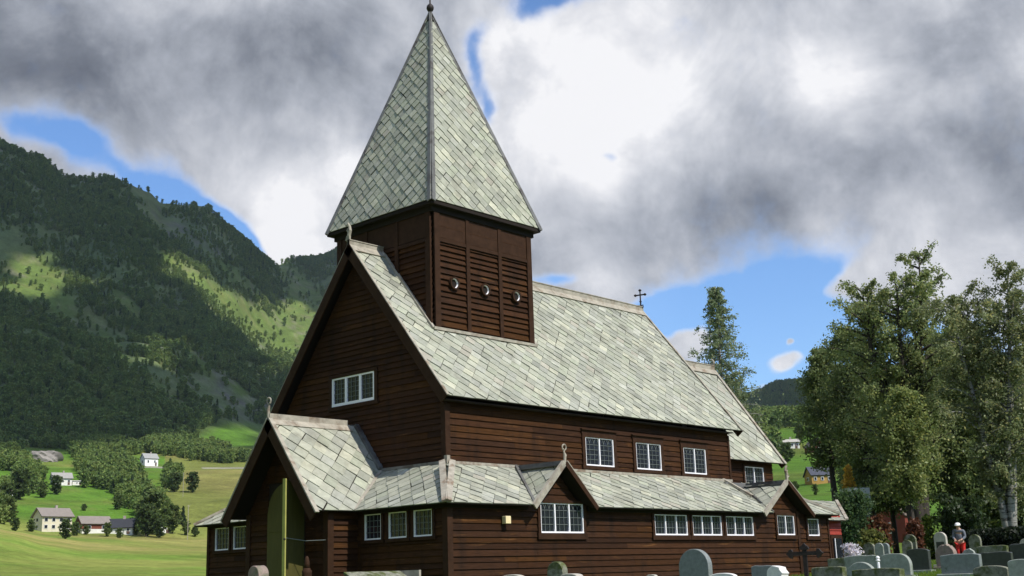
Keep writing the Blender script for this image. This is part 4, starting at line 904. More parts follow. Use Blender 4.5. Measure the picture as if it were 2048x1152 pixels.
# ------------------------------------------------------------------ houses
HM = {}
def hmat(c, rough=.7, var=.12):
    k = tuple(round(q, 3) for q in c)
    if k not in HM: HM[k] = material('paint', c, rough, var=var, vscale=1.2)
    return HM[k]
def house(name, label, u, vb, wpx, dep=.65, hw=.5, rh=.32, turn=20, wallc=(.7, .68, .6), roofc=(.12, .11, .1), cat='house', wins=3, lower=None, chim=True, storeys=1, gable_w=True, wall_only=None):
    """wpx: width in the photo; hw, rh: wall and roof heights as shares of the width; turn: yaw against facing the camera"""
    p, D = hit(u, vb); w = wpx*D/FPX*.88; hwm, rhm, dm = hw*w, rh*w, dep*w
    a = math.atan2(p[1]-CAM[1], p[0]-CAM[0])-math.pi/2+R_(turn)
    root = empty(name, p-np.array([0, 0, .2]), a, label, cat)
    X, Yd = w/2, dm/2; fl = -3
    b = MB(); b.box((-X, -Yd, fl), (X, Yd, hwm)); b.prism([(-X, -Yd, hwm), (-X, Yd, hwm), (-X, 0, hwm+rhm)], (1, 0, 0), w); b.build('wall', hmat(wallc), root)
    if lower: b = MB(); b.box((-X-.04, -Yd-.04, fl), (X+.04, Yd+.04, hwm*.38)); b.build('ground_floor_wall', hmat(lower), root)
    rf = MB(); ov = .06*w; sl = rhm/Yd
    for s in (-1, 1):
        n = np.array([0, s*sl, 1.]); n /= np.linalg.norm(n)
        e = np.array([0, s*(Yd+ov), hwm-sl*ov]); q = [np.array([-X-ov, e[1], e[2]]), np.array([X+ov, e[1], e[2]]), np.array([X+ov, 0, hwm+rhm]), np.array([-X-ov, 0, hwm+rhm])]
        rf.prism([k+n*.02*w for k in q], -n, .035*w)
    ro = rf.build('roof', hmat(roofc), root)
    if chim: c = MB(); c.box((X*.2-.35, -.3, hwm+rhm*.6), (X*.2+.35, .3, hwm+rhm+.9)); c.build('chimney', hmat((.35, .3, .27)), ro)
    nw_ = wins
    for st in range(storeys):
        zc = hwm*(.55 if storeys == 1 else (.28+.45*st)); wh = hwm*.3/(1 if storeys == 1 else 1.5)
        for i in range(nw_):
            cx = -X+w*(i+.5)/nw_; ww = min(.55, w*.05)
            f = MB(); f.box((cx-ww-.1, -Yd-.12, zc-wh/2-.1), (cx+ww+.1, -Yd-.045, zc+wh/2+.1)); fo = f.build('window', hmat((.75, .75, .73)), root)
            g = MB(); g.box((cx-ww, -Yd-.15, zc-wh/2), (cx+ww, -Yd-.125, zc+wh/2)); g.build('pane', M['glass'], fo)
        for sx in (-1, 1):
            f = MB(); f.box((sx*X-(.12 if sx < 0 else -.045), -.6, zc-wh/2-.1), (sx*X+(.12 if sx > 0 else -.045), .6, zc+wh/2+.1)); fo = f.build('window', hmat((.75, .75, .73)), root)
            g = MB(); g.box((min(sx*(X+.125), sx*(X+.15)), -.5, zc-wh/2), (max(sx*(X+.125), sx*(X+.15)), .5, zc+wh/2)); g.build('pane', M['glass'], fo)
    f = MB(); f.box((X*.55, -Yd-.1, 0), (X*.55+.9, -Yd-.05, min(2, hwm*.8))); f.build('door', hmat((.12, .07, .05)), root)
    return root
GREYR = (.22, .19, .17)
house('farmhouse', 'two storey cream farmhouse with grey roof at the foot of the bright green field', 104, 1062, 66, .6, .48, .24, 28, (.62, .56, .42), GREYR, storeys=2, wins=4)
house('barn', 'low reddish brown barn with grey roof and white lower wall', 186, 1066, 62, .5, .34, .22, 24, (.17, .05, .03), GREYR, 'barn', wins=2, lower=(.7, .68, .62), chim=False)
house('cottage', 'white cottage with a dark grey roof beside the brown barn', 243, 1068, 52, .6, .3, .32, -14, (.7, .68, .64), (.035, .037, .045))
house('white_shed', 'small white shed at the right end of the farm row', 328, 1066, 12, .8, .8, .3, 10, (.8, .8, .78), (.5, .5, .48), 'shed', wins=1, chim=False)
house('white_villa', 'white villa with grey hipped roof half hidden on the hillside', 122, 970, 38, .7, .38, .3, 12, (.72, .7, .66), (.3, .29, .27))
house('garage', 'flat white garage joined to the right of the hillside villa', 152, 970, 18, .9, .45, .1, 12, (.74, .73, .7), (.45, .44, .42), 'garage', wins=1, chim=False)
house('white_cottage', 'white cottage cut by the left edge above the field', 4, 1000, 36, .7, .45, .22, 14, (.8, .8, .78), (.25, .2, .18), wins=3)
house('white_house', 'lone tall white house beside the hill road', 298, 932, 30, .8, .55, .35, 24, (.78, .78, .75), (.3, .3, .29), wins=2)
house('red_house', 'small red house peeking out of the woods above the farms', 217, 922, 16, .8, .7, .4, -18, (.3, .06, .04), (.1, .07, .06), wins=1, chim=False)
house('white_house', 'long white house high on the right hillside', 1578, 897, 44, .5, .33, .14, 10, (.7, .7, .66), (.4, .38, .34), wins=4)
house('red_barn', 'dark red barn on the hillside above the yellow house', 1631, 906, 36, .9, .42, .46, -62, (.15, .025, .02), (.09, .085, .085), 'barn', wins=1, chim=False)
house('yellow_house', 'yellow house with a dark slate roof below the green meadow', 1638, 967, 48, .8, .42, .36, 24, (.36, .22, .055), (.055, .06, .085), wins=3)
house('white_house', 'white house glimpsed between the tall dark trees', 1737, 900, 30, .7, .4, .22, 10, (.75, .72, .66), (.35, .3, .28), wins=3)
house('red_shed', 'small red boarded barn under the trees behind the gravestones', 1800, 1084, 64, 1.1, .95, .62, 60, (.17, .035, .022), (.12, .09, .07), 'barn', wins=1, chim=False)
# small stone building with weathered chimney beside the golden tree
p, D = at_dist(1712, 1010, 70), 70
gz = float(height(p[0], p[1])[0]); s0 = empty('stone_outhouse', (p[0], p[1], gz-.3), HEAD-math.pi/2+.2, 'grey stone outhouse with pale columns below the golden tree', 'outhouse')
zt_ = at_dist(1712, 966, 70)[2]-gz
k = MB(); k.box((-.52, -.5, 0), (.52, .5, zt_*.72)); k.build('wall', hmat((.12, .13, .12)), s0)
k = MB(); k.box((-.6, -.6, zt_*.72), (.6, .6, zt_)); k.build('roof', hmat((.36, .38, .36)), s0)
k = MB(); k.box((-.57, -.59, 0), (-.42, -.51, zt_*.72)); k.build('column', hmat((.5, .48, .36)), s0)

# rock outcrop on the left hillside
p, D = hit(84, 922); rk = MB(); import bmesh
bm = bmesh.new(); bmesh.ops.create_icosphere(bm, subdivisions=4, radius=1)
for v in bm.verts:
    c = v.co; n = fbm(np.array([c.x*1.6+3]), np.array([c.y*1.6+c.z*1.3]), 4)[0]; v.co = c*(1+.45*n)
me = bpy.data.meshes.new('rock'); bm.to_mesh(me); bm.free(); me.materials.append(material('grey_rock', (.22, .2, .18), .9, var=.45, vscale=.4, bump=.8, bscale=1))
ro = bpy.data.objects.new('rock_outcrop', me); COL.objects.link(ro); ro.location = tuple(p); ro.rotation_euler = (0, 0, HEAD-math.pi/2); s = D/FPX; ro.scale = (34*s, 20*s, 19*s)
tag(ro, 'bare grey rock outcrop beside the road on the left hillside', 'rock')
# poles
def pole(u, vb, vt, D, label, mat='weather', r=.09):
    p = at_dist(u, vb, D); g = float(height(p[0], p[1])[0]); t = at_dist(u, vt, D)[2]
    o = empty('utility_pole', (p[0], p[1], g-.3), 0, label, 'pole'); k = MB(); k.tube([(0, 0, 0), (0, 0, t-g+.3)], [r*1.2, r], 8); k.build('post', M[mat], o)
    k = MB(); k.beam((-.5, 0, t-g), (.5, 0, t-g), .1, .1); k.build('crossarm', M[mat], o)
pole(1679, 1040, 985, 100, 'thin grey pole standing behind the vestry roof', 'stone', .07)
pole(375, 1075, 1010, 385, 'thin grey pole on the meadow beside the church aisle')
pole(366, 985, 945, 520, 'pole between two dark round trees on the slope')

# ------------------------------------------------------------------ churchyard
SM = {
 'grey': material('grey_granite', (.27, .29, .26), .6, var=.3, vscale=9, tint=(.12, .15, .10), tscale=3, tlo=.5, thi=.7, bump=.2, bscale=40),
 'blue': material('blue_granite', (.19, .21, .205), .5, var=.25, vscale=12, tint=(.07, .09, .06), tscale=3, tlo=.55, thi=.75, bump=.2, bscale=40),
 'dark': material('dark_granite', (.045, .05, .045), .35, var=.3, vscale=12, spec=.4),
 'moss': material('mossy_stone', (.2, .2, .155), .9, var=.5, vscale=10, tint=(.07, .085, .025), tscale=3.5, tlo=.42, thi=.6, bump=.8, bscale=30),
 'pale': material('pale_stone', (.42, .39, .34), .8, var=.3, vscale=9, tint=(.22, .18, .15), tscale=3, tlo=.5, thi=.7, bump=.5, bscale=25),
 'marble': material('white_marble', (.74, .72, .69), .6, var=.15, vscale=8, bump=.5, bscale=14),
 'rose': material('reddish_stone', (.25, .19, .16), .8, var=.3, vscale=8, tint=(.14, .15, .09), tscale=3, bump=.4, bscale=25)}
def outline(shape, w, h, seed=0):
    r = random.Random(seed); P = []
    if shape == 'arch':
        P = [(-w/2, 0), (w/2, 0)]+[(w/2*math.cos(t), h-w/2*.95+w/2*.95*math.sin(t)) for t in np.linspace(0, math.pi, 18)]
    elif shape == 'low':      # segmental top
        P = [(-w/2, 0), (w/2, 0)]+[(w/2*math.cos(t), h-.12*w+.12*w*math.sin(t)) for t in np.linspace(0.0, math.pi, 15)]
    elif shape == 'round':
        P = [(-w/2, 0), (w/2, 0)]+[(w/2*(abs(math.cos(t))**.6)*(1 if math.cos(t) > 0 else -1), h-.35*w+.35*w*math.sin(t)) for t in np.linspace(0, math.pi, 17)]
    elif shape == 'rect':
        P = [(-w/2, 0), (w/2, 0), (w/2, h-.02)]+[(w/2-w*i/6, h+r.uniform(-.008, .008)) for i in range(1, 6)]+[(-w/2, h-.02)]
    elif shape == 'rough':
        P = [(-w/2, 0), (w/2, 0)]+[(w/2*math.cos(t)*r.uniform(.86, 1.05), h-.5*w+.5*w*math.sin(t)*r.uniform(.88, 1.06)) for t in np.linspace(0, math.pi, 15)]
    elif shape == 'shoulder':
        P = [(-w/2, 0), (w/2, 0), (w/2, h*.72), (w*.36, h*.78)]+[(w*.3*math.cos(t), h*.8+.2*h*math.sin(t)) for t in np.linspace(0, math.pi, 11)]+[(-w*.36, h*.78), (-w/2, h*.72)]
    return P
def stone(ul, ur, vt, D, shape, mat, label, t=.13, yaw=0, group=None, bev=.012):
    um = (ul+ur)/2; p = at_dist(um, vt, D); g = float(height(p[0], p[1])[0]); h = p[2]-g
    u0 = proj(p)[0][0]; px = abs(proj(p+np.array([1., 0, 0]))[0][0]-u0); py = abs(proj(p+np.array([0, 1., 0]))[0][0]-u0)
    w = max(.25, (ur-ul-t*px)/py); h = max(h, .3)
    o = empty('gravestone', (p[0], p[1], g), R_(yaw+random.uniform(-3, 3)), label, 'gravestone', group)
    o.rotation_euler[1] = R_(random.uniform(-1.5, 1.5))
    P = outline(shape, w, h-.12, int(ul)); k = MB(); k.prism([(-t/2, -a, b+.12) for a, b in P], (1, 0, 0), t)
    s = k.build('slab', SM[mat], o, bevel=bev)
    k = MB(); k.box((-t/2-.08, -w/2-.07, -.25), (t/2+.08, w/2+.07, .12)); k.build('plinth', SM['grey' if mat in ('dark', 'blue', 'marble') else mat], o, bevel=.012)
    if h > .5 and mat in ('grey', 'blue', 'dark', 'pale') and h > .6:
        k = MB(); k.box((-t/2-.006, -w*.33, .12+h*.25), (-t/2+.004, w*.33, .12+h*.62)); k.build('inscription_panel', SM['dark' if mat != 'dark' else 'blue'], o) if mat == 'pale' else None
    return o
stone(499, 541, 1131, 21, 'arch', 'rose', 'reddish round topped gravestone before the porch door', t=.2)
stone(1093, 1134, 1123, 24, 'arch', 'moss', 'narrow mossy round topped gravestone beneath the first cross gable', t=.16)
stone(1000, 1052, 1149, 24, 'low', 'pale', 'pale stone top barely showing left of the narrow mossy gravestone', t=.14)
stone(1120, 1166, 1147, 22, 'low', 'pale', 'pale flat stone top right of the narrow mossy gravestone', t=.2)
stone(1355, 1421, 1098, 26, 'arch', 'blue', 'tall grey round arched gravestone with white lit edge beside church wall', t=.15)
stone(1290, 1318, 1149, 25, 'round', 'pale', 'small pale stone tip left of the tall arched gravestone', t=.1)
stone(1418, 1474, 1146, 24, 'low', 'marble', 'low pale stone touching the right of the tall arched gravestone', t=.12)
stone(1502, 1550, 1131, 27, 'rect', 'blue', 'plain grey slab left of the white rough stone', t=.06)
stone(1530, 1576, 1131, 23, 'rough', 'marble', 'rough white marble stone left of the iron cross', t=.24)
stone(1622, 1692, 1133, 24, 'rect', 'moss', 'square mossy gravestone right of the iron cross', t=.16)
stone(1655, 1698, 1116, 32, 'rect', 'moss', 'small dark mossy stone close to the church vestry door', t=.14)
stone(1688, 1757, 1111, 31, 'rect', 'grey', 'wide grey slab with flat top left of the white post', t=.1)
stone(1690, 1752, 1124, 26, 'arch', 'grey', 'grey arched stone with white rim before the wide flat slab', t=.13)
stone(1703, 1806, 1137, 22, 'rect', 'moss', 'broad dark mossy block gravestone at the bottom edge', t=.2)
stone(1752, 1822, 1107, 29, 'round', 'grey', 'grey slab with curved shoulder and white right edge', t=.14)
stone(1812, 1859, 1097, 33, 'low', 'dark', 'polished black gravestone standing on the open grass', t=.14)
stone(1724, 1750, 1085, 46, 'arch', 'moss', 'small mossy arched stone, leftmost of the small row by the shrubs', t=.14)
stone(1748, 1768, 1086, 42, 'arch', 'grey', 'small leaning grey stone, middle of the small row by the shrubs', t=.12)
stone(1762, 1779, 1086, 42, 'arch', 'blue', 'small grey arched stone, rightmost of the small row by the shrubs', t=.12)
stone(1806, 1832, 1069, 50, 'arch', 'moss', 'tall thin arched stone left of the thick tree trunk', t=.13)
stone(1802, 1824, 1080, 47, 'arch', 'moss', 'low pale rimmed stone in front of the thin arched one', t=.12)
stone(1866, 1893, 1064, 40, 'arch', 'pale', 'tall pale arched gravestone left of the person', t=.12)
stone(1869, 1912, 1088, 34, 'rough', 'rose', 'brownish rounded boulder stone below the pale arched one', t=.22)
stone(1922, 1952, 1097, 34, 'rough', 'grey', 'slanting grey stone just right of the red trousers', t=.1)
stone(1936, 1962, 1069, 44, 'arch', 'moss', 'dark arched gravestone with pale rim right of the person', t=.12)
stone(1880, 1961, 1108, 25, 'rect', 'blue', 'large blue grey square gravestone at the bottom right', t=.13)
stone(1952, 2016, 1091, 33, 'rect', 'moss', 'mossy rectangular slab behind the large blue grey one', t=.13)
stone(1956, 2024, 1104, 28, 'rect', 'dark', 'dark flat slab in front of the mossy rectangle', t=.12)
stone(1945, 2019, 1131, 22, 'low', 'moss', 'green mossy curved top stone at the bottom right', t=.14)
stone(2014, 2070, 1118, 21, 'low', 'grey', 'pale grey stone in the bottom right corner', t=.14)
stone(2019, 2075, 1087, 29, 'rect', 'dark', 'dark slab with sloping pale top at the right edge', t=.14)
stone(2038, 2072, 1077, 40, 'round', 'pale', 'pale stone tip by the hedge at the right edge', t=.12)
# white post
p = at_dist(1755, 1112, 27); g = float(height(p[0], p[1])[0]); o = empty('white_post', (p[0], p[1], g-.1), 0, 'slim white turned post between two grey gravestones', 'post'); h = p[2]-g+.1
k = MB(); k.lathe((0, 0, 0), [(.03, 0), (.03, h-.14), (.02, h-.12)], 10); k.build('shaft', M['white'], o)
k = MB(); k.lathe((0, 0, h-.12), [(.02, 0), (.045, .02), (.045, .04), (.02, .055), (.042, .075), (.04, .1), (.01, .12)], 10); k.build('knob', M['white'], o)
# iron cross
p = at_dist(1607, 1080, 22); g = float(height(p[0], p[1])[0]); h = p[2]-g; o = empty('iron_cross', (p[0], p[1], g-.1), R_(12), 'rusty dark iron grave cross with pointed trefoil arms before the church', 'grave cross')
k = MB(); k.box((-.018, -.038, 0), (.018, .038, h*1.0)); k.build('upright', M['iron'], o, bevel=.004)
k = MB(); zc = h-.13; k.box((-.022, -.23, zc-.034), (.022, .23, zc+.034))
k.build('crossbar', M['iron'], o)
for nm, c, dr in (('arm_tip', (0, .25, zc), (0, 1, 0)), ('arm_tip', (0, -.25, zc), (0, -1, 0)), ('arm_tip', (0, 0, h-.03), (0, 0, 1))):
    c = np.array(c, float); d = np.array(dr, float); s = np.cross(d, (1, 0, 0)); q_ = .78
    P = [c+q_*w_ for w_ in (-d*.05+s*.05, -d*.03+s*.105, d*.02+s*.09, d*.05+s*.045, d*.1, d*.05-s*.045, d*.02-s*.09, -d*.03-s*.105, -d*.05-s*.05)]
    k = MB(); k.prism([q-np.array([.03, 0, 0]) for q in P], (1, 0, 0), .06); k.build(nm, M['iron'], o)
# turned dark post by the porch
p = at_dist(614, 1112, 25.5); g = float(height(p[0], p[1])[0]); h = p[2]-g; o = empty('turned_post', (p[0], p[1], g), 0, 'dark turned wooden post standing beside the open green door', 'post')
k = MB(); k.lathe((0, 0, 0), [(.12, 0), (.11, h*.5), (.10, h-.35), (.105, h-.3), (.075, h-.27), (.07, h-.24)], 12); k.build('shaft', M['trim'], o, smooth=True)
k = MB(); k.lathe((0, 0, h-.24), [(.06, 0), (.055, .1), (.045, .17), (.03, .22), (.005, .24)], 12); k.build('cap', M['trim'], o, smooth=True)
# low slate-topped box
a = at_dist(706, 1145, 26.5); b = at_dist(818, 1139, 27.6); g = float(height(a[0], a[1])[0]); mid = (a+b)/2; d = b-a; wd = np.hypot(d[0], d[1]); an = math.atan2(d[1], d[0])
o = empty('slate_bench', (mid[0], mid[1], g-.1), an, 'low mossy slate topped shelf standing against the shaded west wall', 'bench'); zt_ = (a[2]+b[2])/2-g+.1
k = MB(); k.prism([(-wd/2, -.3, zt_-.3), (wd/2, -.3, zt_-.3), (wd/2, .3, zt_), (-wd/2, .3, zt_)], (0, .45, -.9), .05); k.build('top', SM['moss'], o)
k = MB(); k.box((wd/2, -.32, zt_-.34), (wd/2+.06, .34, zt_-.0)); k.build('end_board', M['weather'], o)
for s in (-1, 1): k = MB(); k.box((s*wd*.4-.06, -.2, 0), (s*wd*.4+.06, .2, zt_-.36)); k.build('leg', M['trim'], o)
# hedge
a = at_dist(1935, 1062, 60); b = at_dist(2120, 1055, 56); n = 22000; r = np.random.default_rng(77)
t = r.random((n, 1)); P = a*(1-t)+b*t; P[:, 2] = height(P[:, 0], P[:, 1]); top = at_dist(2000, 1058, 58)[2]
P[:, 2] += r.random(n)**.7*(top-P[:, 2])*(1+.08*fbm(P[:, 0], P[:, 1], 3)); P[:, :2] += r.normal(size=(n, 2))*.4
c0 = (a+b)/2; c0[2] = float(height(c0[0], c0[1])[0]); hd = bpy.data.objects.new('hedge', leaf_mesh('hedge', P-c0, .09, leaf_cols(P-c0, (.016, .026, .012), 3), 3)); COL.objects.link(hd); hd.location = tuple(c0)
tag(hd, 'very dark clipped hedge behind the gravestones at the right edge', 'hedge')
# white flowering bush at the vestry corner
tree_at(1703, 1084, 44, 'flowering_bush', 'low bush of white blossom at the foot of the vestry', 34, 'round', seed=31, nb=22, tw=12, lf=9, leaf=.05, base=(.62, .6, .66), f0=.05)
# grass blades
n = 26000; r = np.random.default_rng(5); th = np.radians(r.uniform(az_of(2120, 1000), az_of(900, 1000), n)); D = r.uniform(14, 60, n)**1.0
gx = CAM[0]+np.cos(th)*D; gy = CAM[1]+np.sin(th)*D; ins = (gx > -3.2)&(gx < 21.8)&(gy > -PW-.1)&(gy < W+PW); gx, gy = gx[~ins], gy[~ins]
gx = np.repeat(gx, 5)+r.normal(size=len(gx)*5)*.07; gy = np.repeat(gy, 5)+r.normal(size=len(gy)*5)*.07; n = len(gx); gz = height(gx, gy)
P = np.stack([gx, gy, gz], -1); a = r.uniform(0, 6.28, n); w = .012+.006*r.random(n); hh = r.uniform(.05, .14, n)
ex = np.stack([np.cos(a)*w, np.sin(a)*w, np.zeros(n)], -1); tp = P+np.stack([r.normal(size=n)*.03, r.normal(size=n)*.03, hh], -1)
Vg = np.concatenate([P-ex, P+ex, tp], 1).reshape(-1, 3); c = np.array([.12, .19, .025])*r.uniform(.7, 1.4, (n, 1))*(1+(r.random((n, 1)) < .15)*np.array([.8, .3, 0]))
go = bpy.data.objects.new('grass', fast_mesh('grass', Vg, np.arange(3*n).reshape(n, 3), np.repeat(c, 3, axis=0), [M['leaf']])); COL.objects.link(go); tag(go, 'short bright grass between the gravestones', None, None, 'stuff')

# ------------------------------------------------------------------ person
def skin(name, verts, edges, mat, parent, sub=2, root=0):
    me = bpy.data.meshes.new(name); me.from_pydata([v[:3] for v in verts], edges, []); o = bpy.data.objects.new(name, me); COL.objects.link(o); o.parent = parent
    m = o.modifiers.new('s', 'SKIN'); m.use_smooth_shade = True
    for i, v in enumerate(verts):
        rr = v[3]; me.skin_vertices[0].data[i].radius = (rr, rr) if not hasattr(rr, '__len__') else rr; me.skin_vertices[0].data[i].use_root = i == root
    o.modifiers.new('d', 'SUBSURF').levels = sub; o.modifiers['d'].render_levels = sub; me.materials.append(mat); return o
skinm = material('skin', (.45, .27, .19), .5, var=.05); jacket = material('grey_jacket', (.14, .15, .18), .8, var=.2, vscale=10); redm = material('red_trousers', (.55, .025, .02), .7, var=.15, vscale=10); wht = material('white_hat', (.85, .84, .8), .7, var=.04)
p = at_dist(1916, 1047, 50); g = float(height(p[0], p[1])[0]); ph = p[2]-g; s = ph/1.70
pe = empty('person', (p[0], p[1], g), HEAD+math.pi*.80, 'person in white cap, grey blue jacket and red trousers standing among the gravestones', 'person'); pe.scale = (s, s, s)
# faces +x; slightly bent forward, hands together in front
bv = [(0, 0, .92, (.15, .11)), (.01, 0, 1.1, (.13, .1)), (.03, 0, 1.3, (.16, .11)), (.05, 0, 1.42, .09), (.07, 0, 1.49, .055), (.09, 0, 1.56, .085), (.10, 0, 1.63, .09),
      (.03, .19, 1.38, .06), (.05, .24, 1.12, .045), (.24, .13, 1.0, .036), (.30, .09, .99, .03), (.03, -.19, 1.38, .06), (.05, -.24, 1.12, .045), (.24, -.13, 1.0, .036), (.30, -.09, .99, .03),
      (0, .1, .86, .1), (.03, .11, .48, .06), (-.01, .12, .09, .045), (.12, .13, .04, .04), (0, -.1, .86, .1), (.05, -.11, .48, .06), (0, -.12, .09, .045), (.13, -.13, .04, .04)]
be = [(0, 1), (1, 2), (2, 3), (3, 4), (4, 5), (5, 6), (3, 7), (7, 8), (8, 9), (9, 10), (3, 11), (11, 12), (12, 13), (13, 14), (0, 15), (15, 16), (16, 17), (17, 18), (0, 19), (19, 20), (20, 21), (21, 22)]
skin('body', bv, be, skinm, pe)
jv = [(0, 0, .93, (.18, .14)), (.01, 0, 1.1, (.17, .13)), (.03, 0, 1.3, (.19, .135)), (.045, 0, 1.42, (.12, .1)), (.03, .2, 1.37, .08), (.05, .25, 1.12, .062), (.21, .155, 1.01, .05), (.03, -.2, 1.37, .08), (.05, -.25, 1.12, .062), (.21, -.155, 1.01, .05)]
skin('jacket', jv, [(0, 1), (1, 2), (2, 3), (3, 4), (4, 5), (5, 6), (3, 7), (7, 8), (8, 9)], jacket, pe)
tv = [(0, 0, .94, (.175, .13)), (0, .1, .84, .12), (.03, .11, .48, .085), (-.01, .12, .12, .07), (0, -.1, .84, .12), (.05, -.11, .48, .085), (0, -.12, .12, .07)]
skin('trousers', tv, [(0, 1), (1, 2), (2, 3), (0, 4), (4, 5), (5, 6)], redm, pe)
k = MB(); k.lathe((.10, 0, 1.6), [(.118, 0), (.122, .04), (.11, .08), (.08, .12), (.02, .135)], 14); k.frame_box((.22, 0, 1.61), (.07, 0, 0), (0, .08, 0), (0, 0, .008)); k.build('cap', wht, pe, smooth=True)
for sg in (-1, 1):   # hands: palm, four fingers and a thumb
    b0 = np.array([.31, .085*sg, .985]); hv = [(b0[0], b0[1], b0[2], (.02, .035)), (b0[0]+.06, b0[1], b0[2]-.01, (.018, .04))]; he = [(0, 1)]
    for i in range(4):
        yy = b0[1]+(-.03+.02*i); L_ = (.05, .062, .06, .048)[i]; n0 = len(hv); hv += [(b0[0]+.07, yy, b0[2]-.012, .009), (b0[0]+.07+L_*.5, yy, b0[2]-.025, .0085), (b0[0]+.07+L_*.85, yy, b0[2]-.05, .007)]; he += [(1, n0), (n0, n0+1), (n0+1, n0+2)]
    n0 = len(hv); hv += [(b0[0]+.02, b0[1]-.045*sg, b0[2], .011), (b0[0]+.055, b0[1]-.06*sg, b0[2]-.015, .009)]; he += [(0, n0), (n0, n0+1)]
    skin('hand', hv, he, skinm, pe, sub=1)

# ------------------------------------------------------------------ sky, sun
SEL, SAZ = 49.0, -88.0   # elevation; azimuth from +x, so the sun stands to the right and a little behind
sun = bpy.data.lights.new('sun', 'SUN'); sun.energy = 5.0; sun.angle = R_(.5); sun.color = (1, .95, .86)
so = bpy.data.objects.new('sun', sun); COL.objects.link(so)
sd = Vector((math.cos(R_(SEL))*math.cos(R_(SAZ)), math.cos(R_(SEL))*math.sin(R_(SAZ)), math.sin(R_(SEL)))); so.rotation_euler = sd.to_track_quat('Z', 'Y').to_euler()
w = bpy.data.worlds.new('World'); SC.world = w; w.use_nodes = True; N = NT(w.node_tree); bg = N.n['Background']
sky = N.node('ShaderNodeTexSky', sky_type='NISHITA'); sky.sun_disc = False; sky.sun_elevation = R_(SEL); sky.sun_rotation = R_(90-SAZ); sky.air_density = 1.0; sky.dust_density = .3; sky.ozone_density = 2.0
SKS = .15
tc = N.node('ShaderNodeTexCoord').outputs['Generated']; sx = N.node('ShaderNodeSeparateXYZ'); N.put(sx.inputs[0], tc)
zc = N.m('MAXIMUM', sx.outputs[2], -.2)
# domain for the cloud noise: the direction flattened upwards so that clouds draw out near the horizon
dv = N.m('ADD', N.m('MAXIMUM', sx.outputs[2], 0.0), .22); cv = N.node('ShaderNodeCombineXYZ'); N.put(cv.inputs[0], N.m('DIVIDE', sx.outputs[0], dv)); N.put(cv.inputs[1], N.m('DIVIDE', sx.outputs[1], dv)); N.put(cv.inputs[2], N.m('MULTIPLY', sx.outputs[2], 1.5))
cvo = cv.outputs[0]
warp = N.noise(tc, 5.5, 5, .55, 0, 1)
wsub = N.node('ShaderNodeVectorMath', operation='SUBTRACT'); N.put(wsub.inputs[0], warp); wsub.inputs[1].default_value = (.5, .5, .5)
wv = N.scl(wsub.outputs[0], (.085, .085, .07)); wa = N.node('ShaderNodeVectorMath', operation='ADD'); N.put(wa.inputs[0], tc); N.put(wa.inputs[1], wv)
s2 = N.node('ShaderNodeSeparateXYZ'); N.put(s2.inputs[0], wa.outputs[0])
azn = N.m('MULTIPLY', N.m('ARCTAN2', s2.outputs[1], s2.outputs[0]), 57.2958); eln = N.m('MULTIPLY', N.m('ARCSINE', s2.outputs[2]), 57.2958)
def blob(u, v, ru, rv, wt, rot=0):
    d = ray(u, v); a0 = math.degrees(math.atan2(d[1], d[0])); e0 = math.degrees(math.asin(d[2]/np.linalg.norm(d))); ra = ru/FPX*57.3/math.cos(R_(e0)); re = rv/FPX*57.3
    a = N.m('SUBTRACT', a0, azn); e = N.m('SUBTRACT', e0, eln)     # picture axes: right, down
    if rot:
        c, s = math.cos(R_(rot)), math.sin(R_(rot)); a, e = N.m('ADD', N.m('MULTIPLY', a, c), N.m('MULTIPLY', e, s)), N.m('SUBTRACT', N.m('MULTIPLY', e, c), N.m('MULTIPLY', a, s))
    q = N.m('ADD', N.m('POWER', N.m('DIVIDE', a, ra), 2), N.m('POWER', N.m('DIVIDE', e, re), 2)); return N.m('MULTIPLY', N.m('EXPONENT', N.m('MULTIPLY', q, -.8)), wt)
def total(bl, base):
    s = base
    for b in bl: s = N.m('ADD', s, blob(*b))
    return s
nA = N.m('SUBTRACT', N.noise(cvo, 2.6, 9, .6, .2), .5); nB = N.m('SUBTRACT', N.noise(tc, 7, 8, .58, .3), .5); nC = N.m('SUBTRACT', N.noise(tc, 18, 6, .6), .5); nD = N.m('SUBTRACT', N.noise(tc, 38, 6, .65), .5)
def shifted(k): q = N.node('ShaderNodeVectorMath', operation='ADD'); N.put(q.inputs[0], tc); q.inputs[1].default_value = tuple(sd*k); return q.outputs[0]
rel = N.m('ADD', N.m('SUBTRACT', N.noise(tc, 9, 8, .6, .3), N.noise(shifted(.028), 9, 8, .6, .3)), N.m('MULTIPLY', N.m('SUBTRACT', N.noise(tc, 4, 5, .5), N.noise(shifted(.06), 4, 5, .5)), .9))
HOLES = [(255, 332, 130, 24, -1.0, 27), (45, 262, 70, 22, -.7, 20), (120, 285, 48, 32, -.9, 30), (165, 262, 30, 14, -.5), (415, 412, 135, 26, -1.5, 38), (330, 372, 60, 16, -.8, 30), (500, 480, 50, 20, -1.0, 30), (470, 440, 60, 22, -.7, 30), (1120, 568, 60, 12, -.9, 8), (962, 150, 17, 50, -1.0, -10), (988, 225, 12, 26, -.9), (965, 95, 22, 20, -.5),
         (1085, 35, 55, 26, -.95, -15), (1160, 5, 50, 18, -.9), (1215, 315, 12, 12, -.7), (1380, 610, 170, 34, -1.6, 8), (1560, 660, 150, 110, -1.9), (1500, 590, 120, 30, -.9, -8), (1330, 660, 90, 45, -.8), (1700, 760, 250, 60, -1.4), (30, 240, 30, 20, -.4), (1650, 560, 50, 22, -.6, -30), (1800, 680, 150, 60, -1.2)]
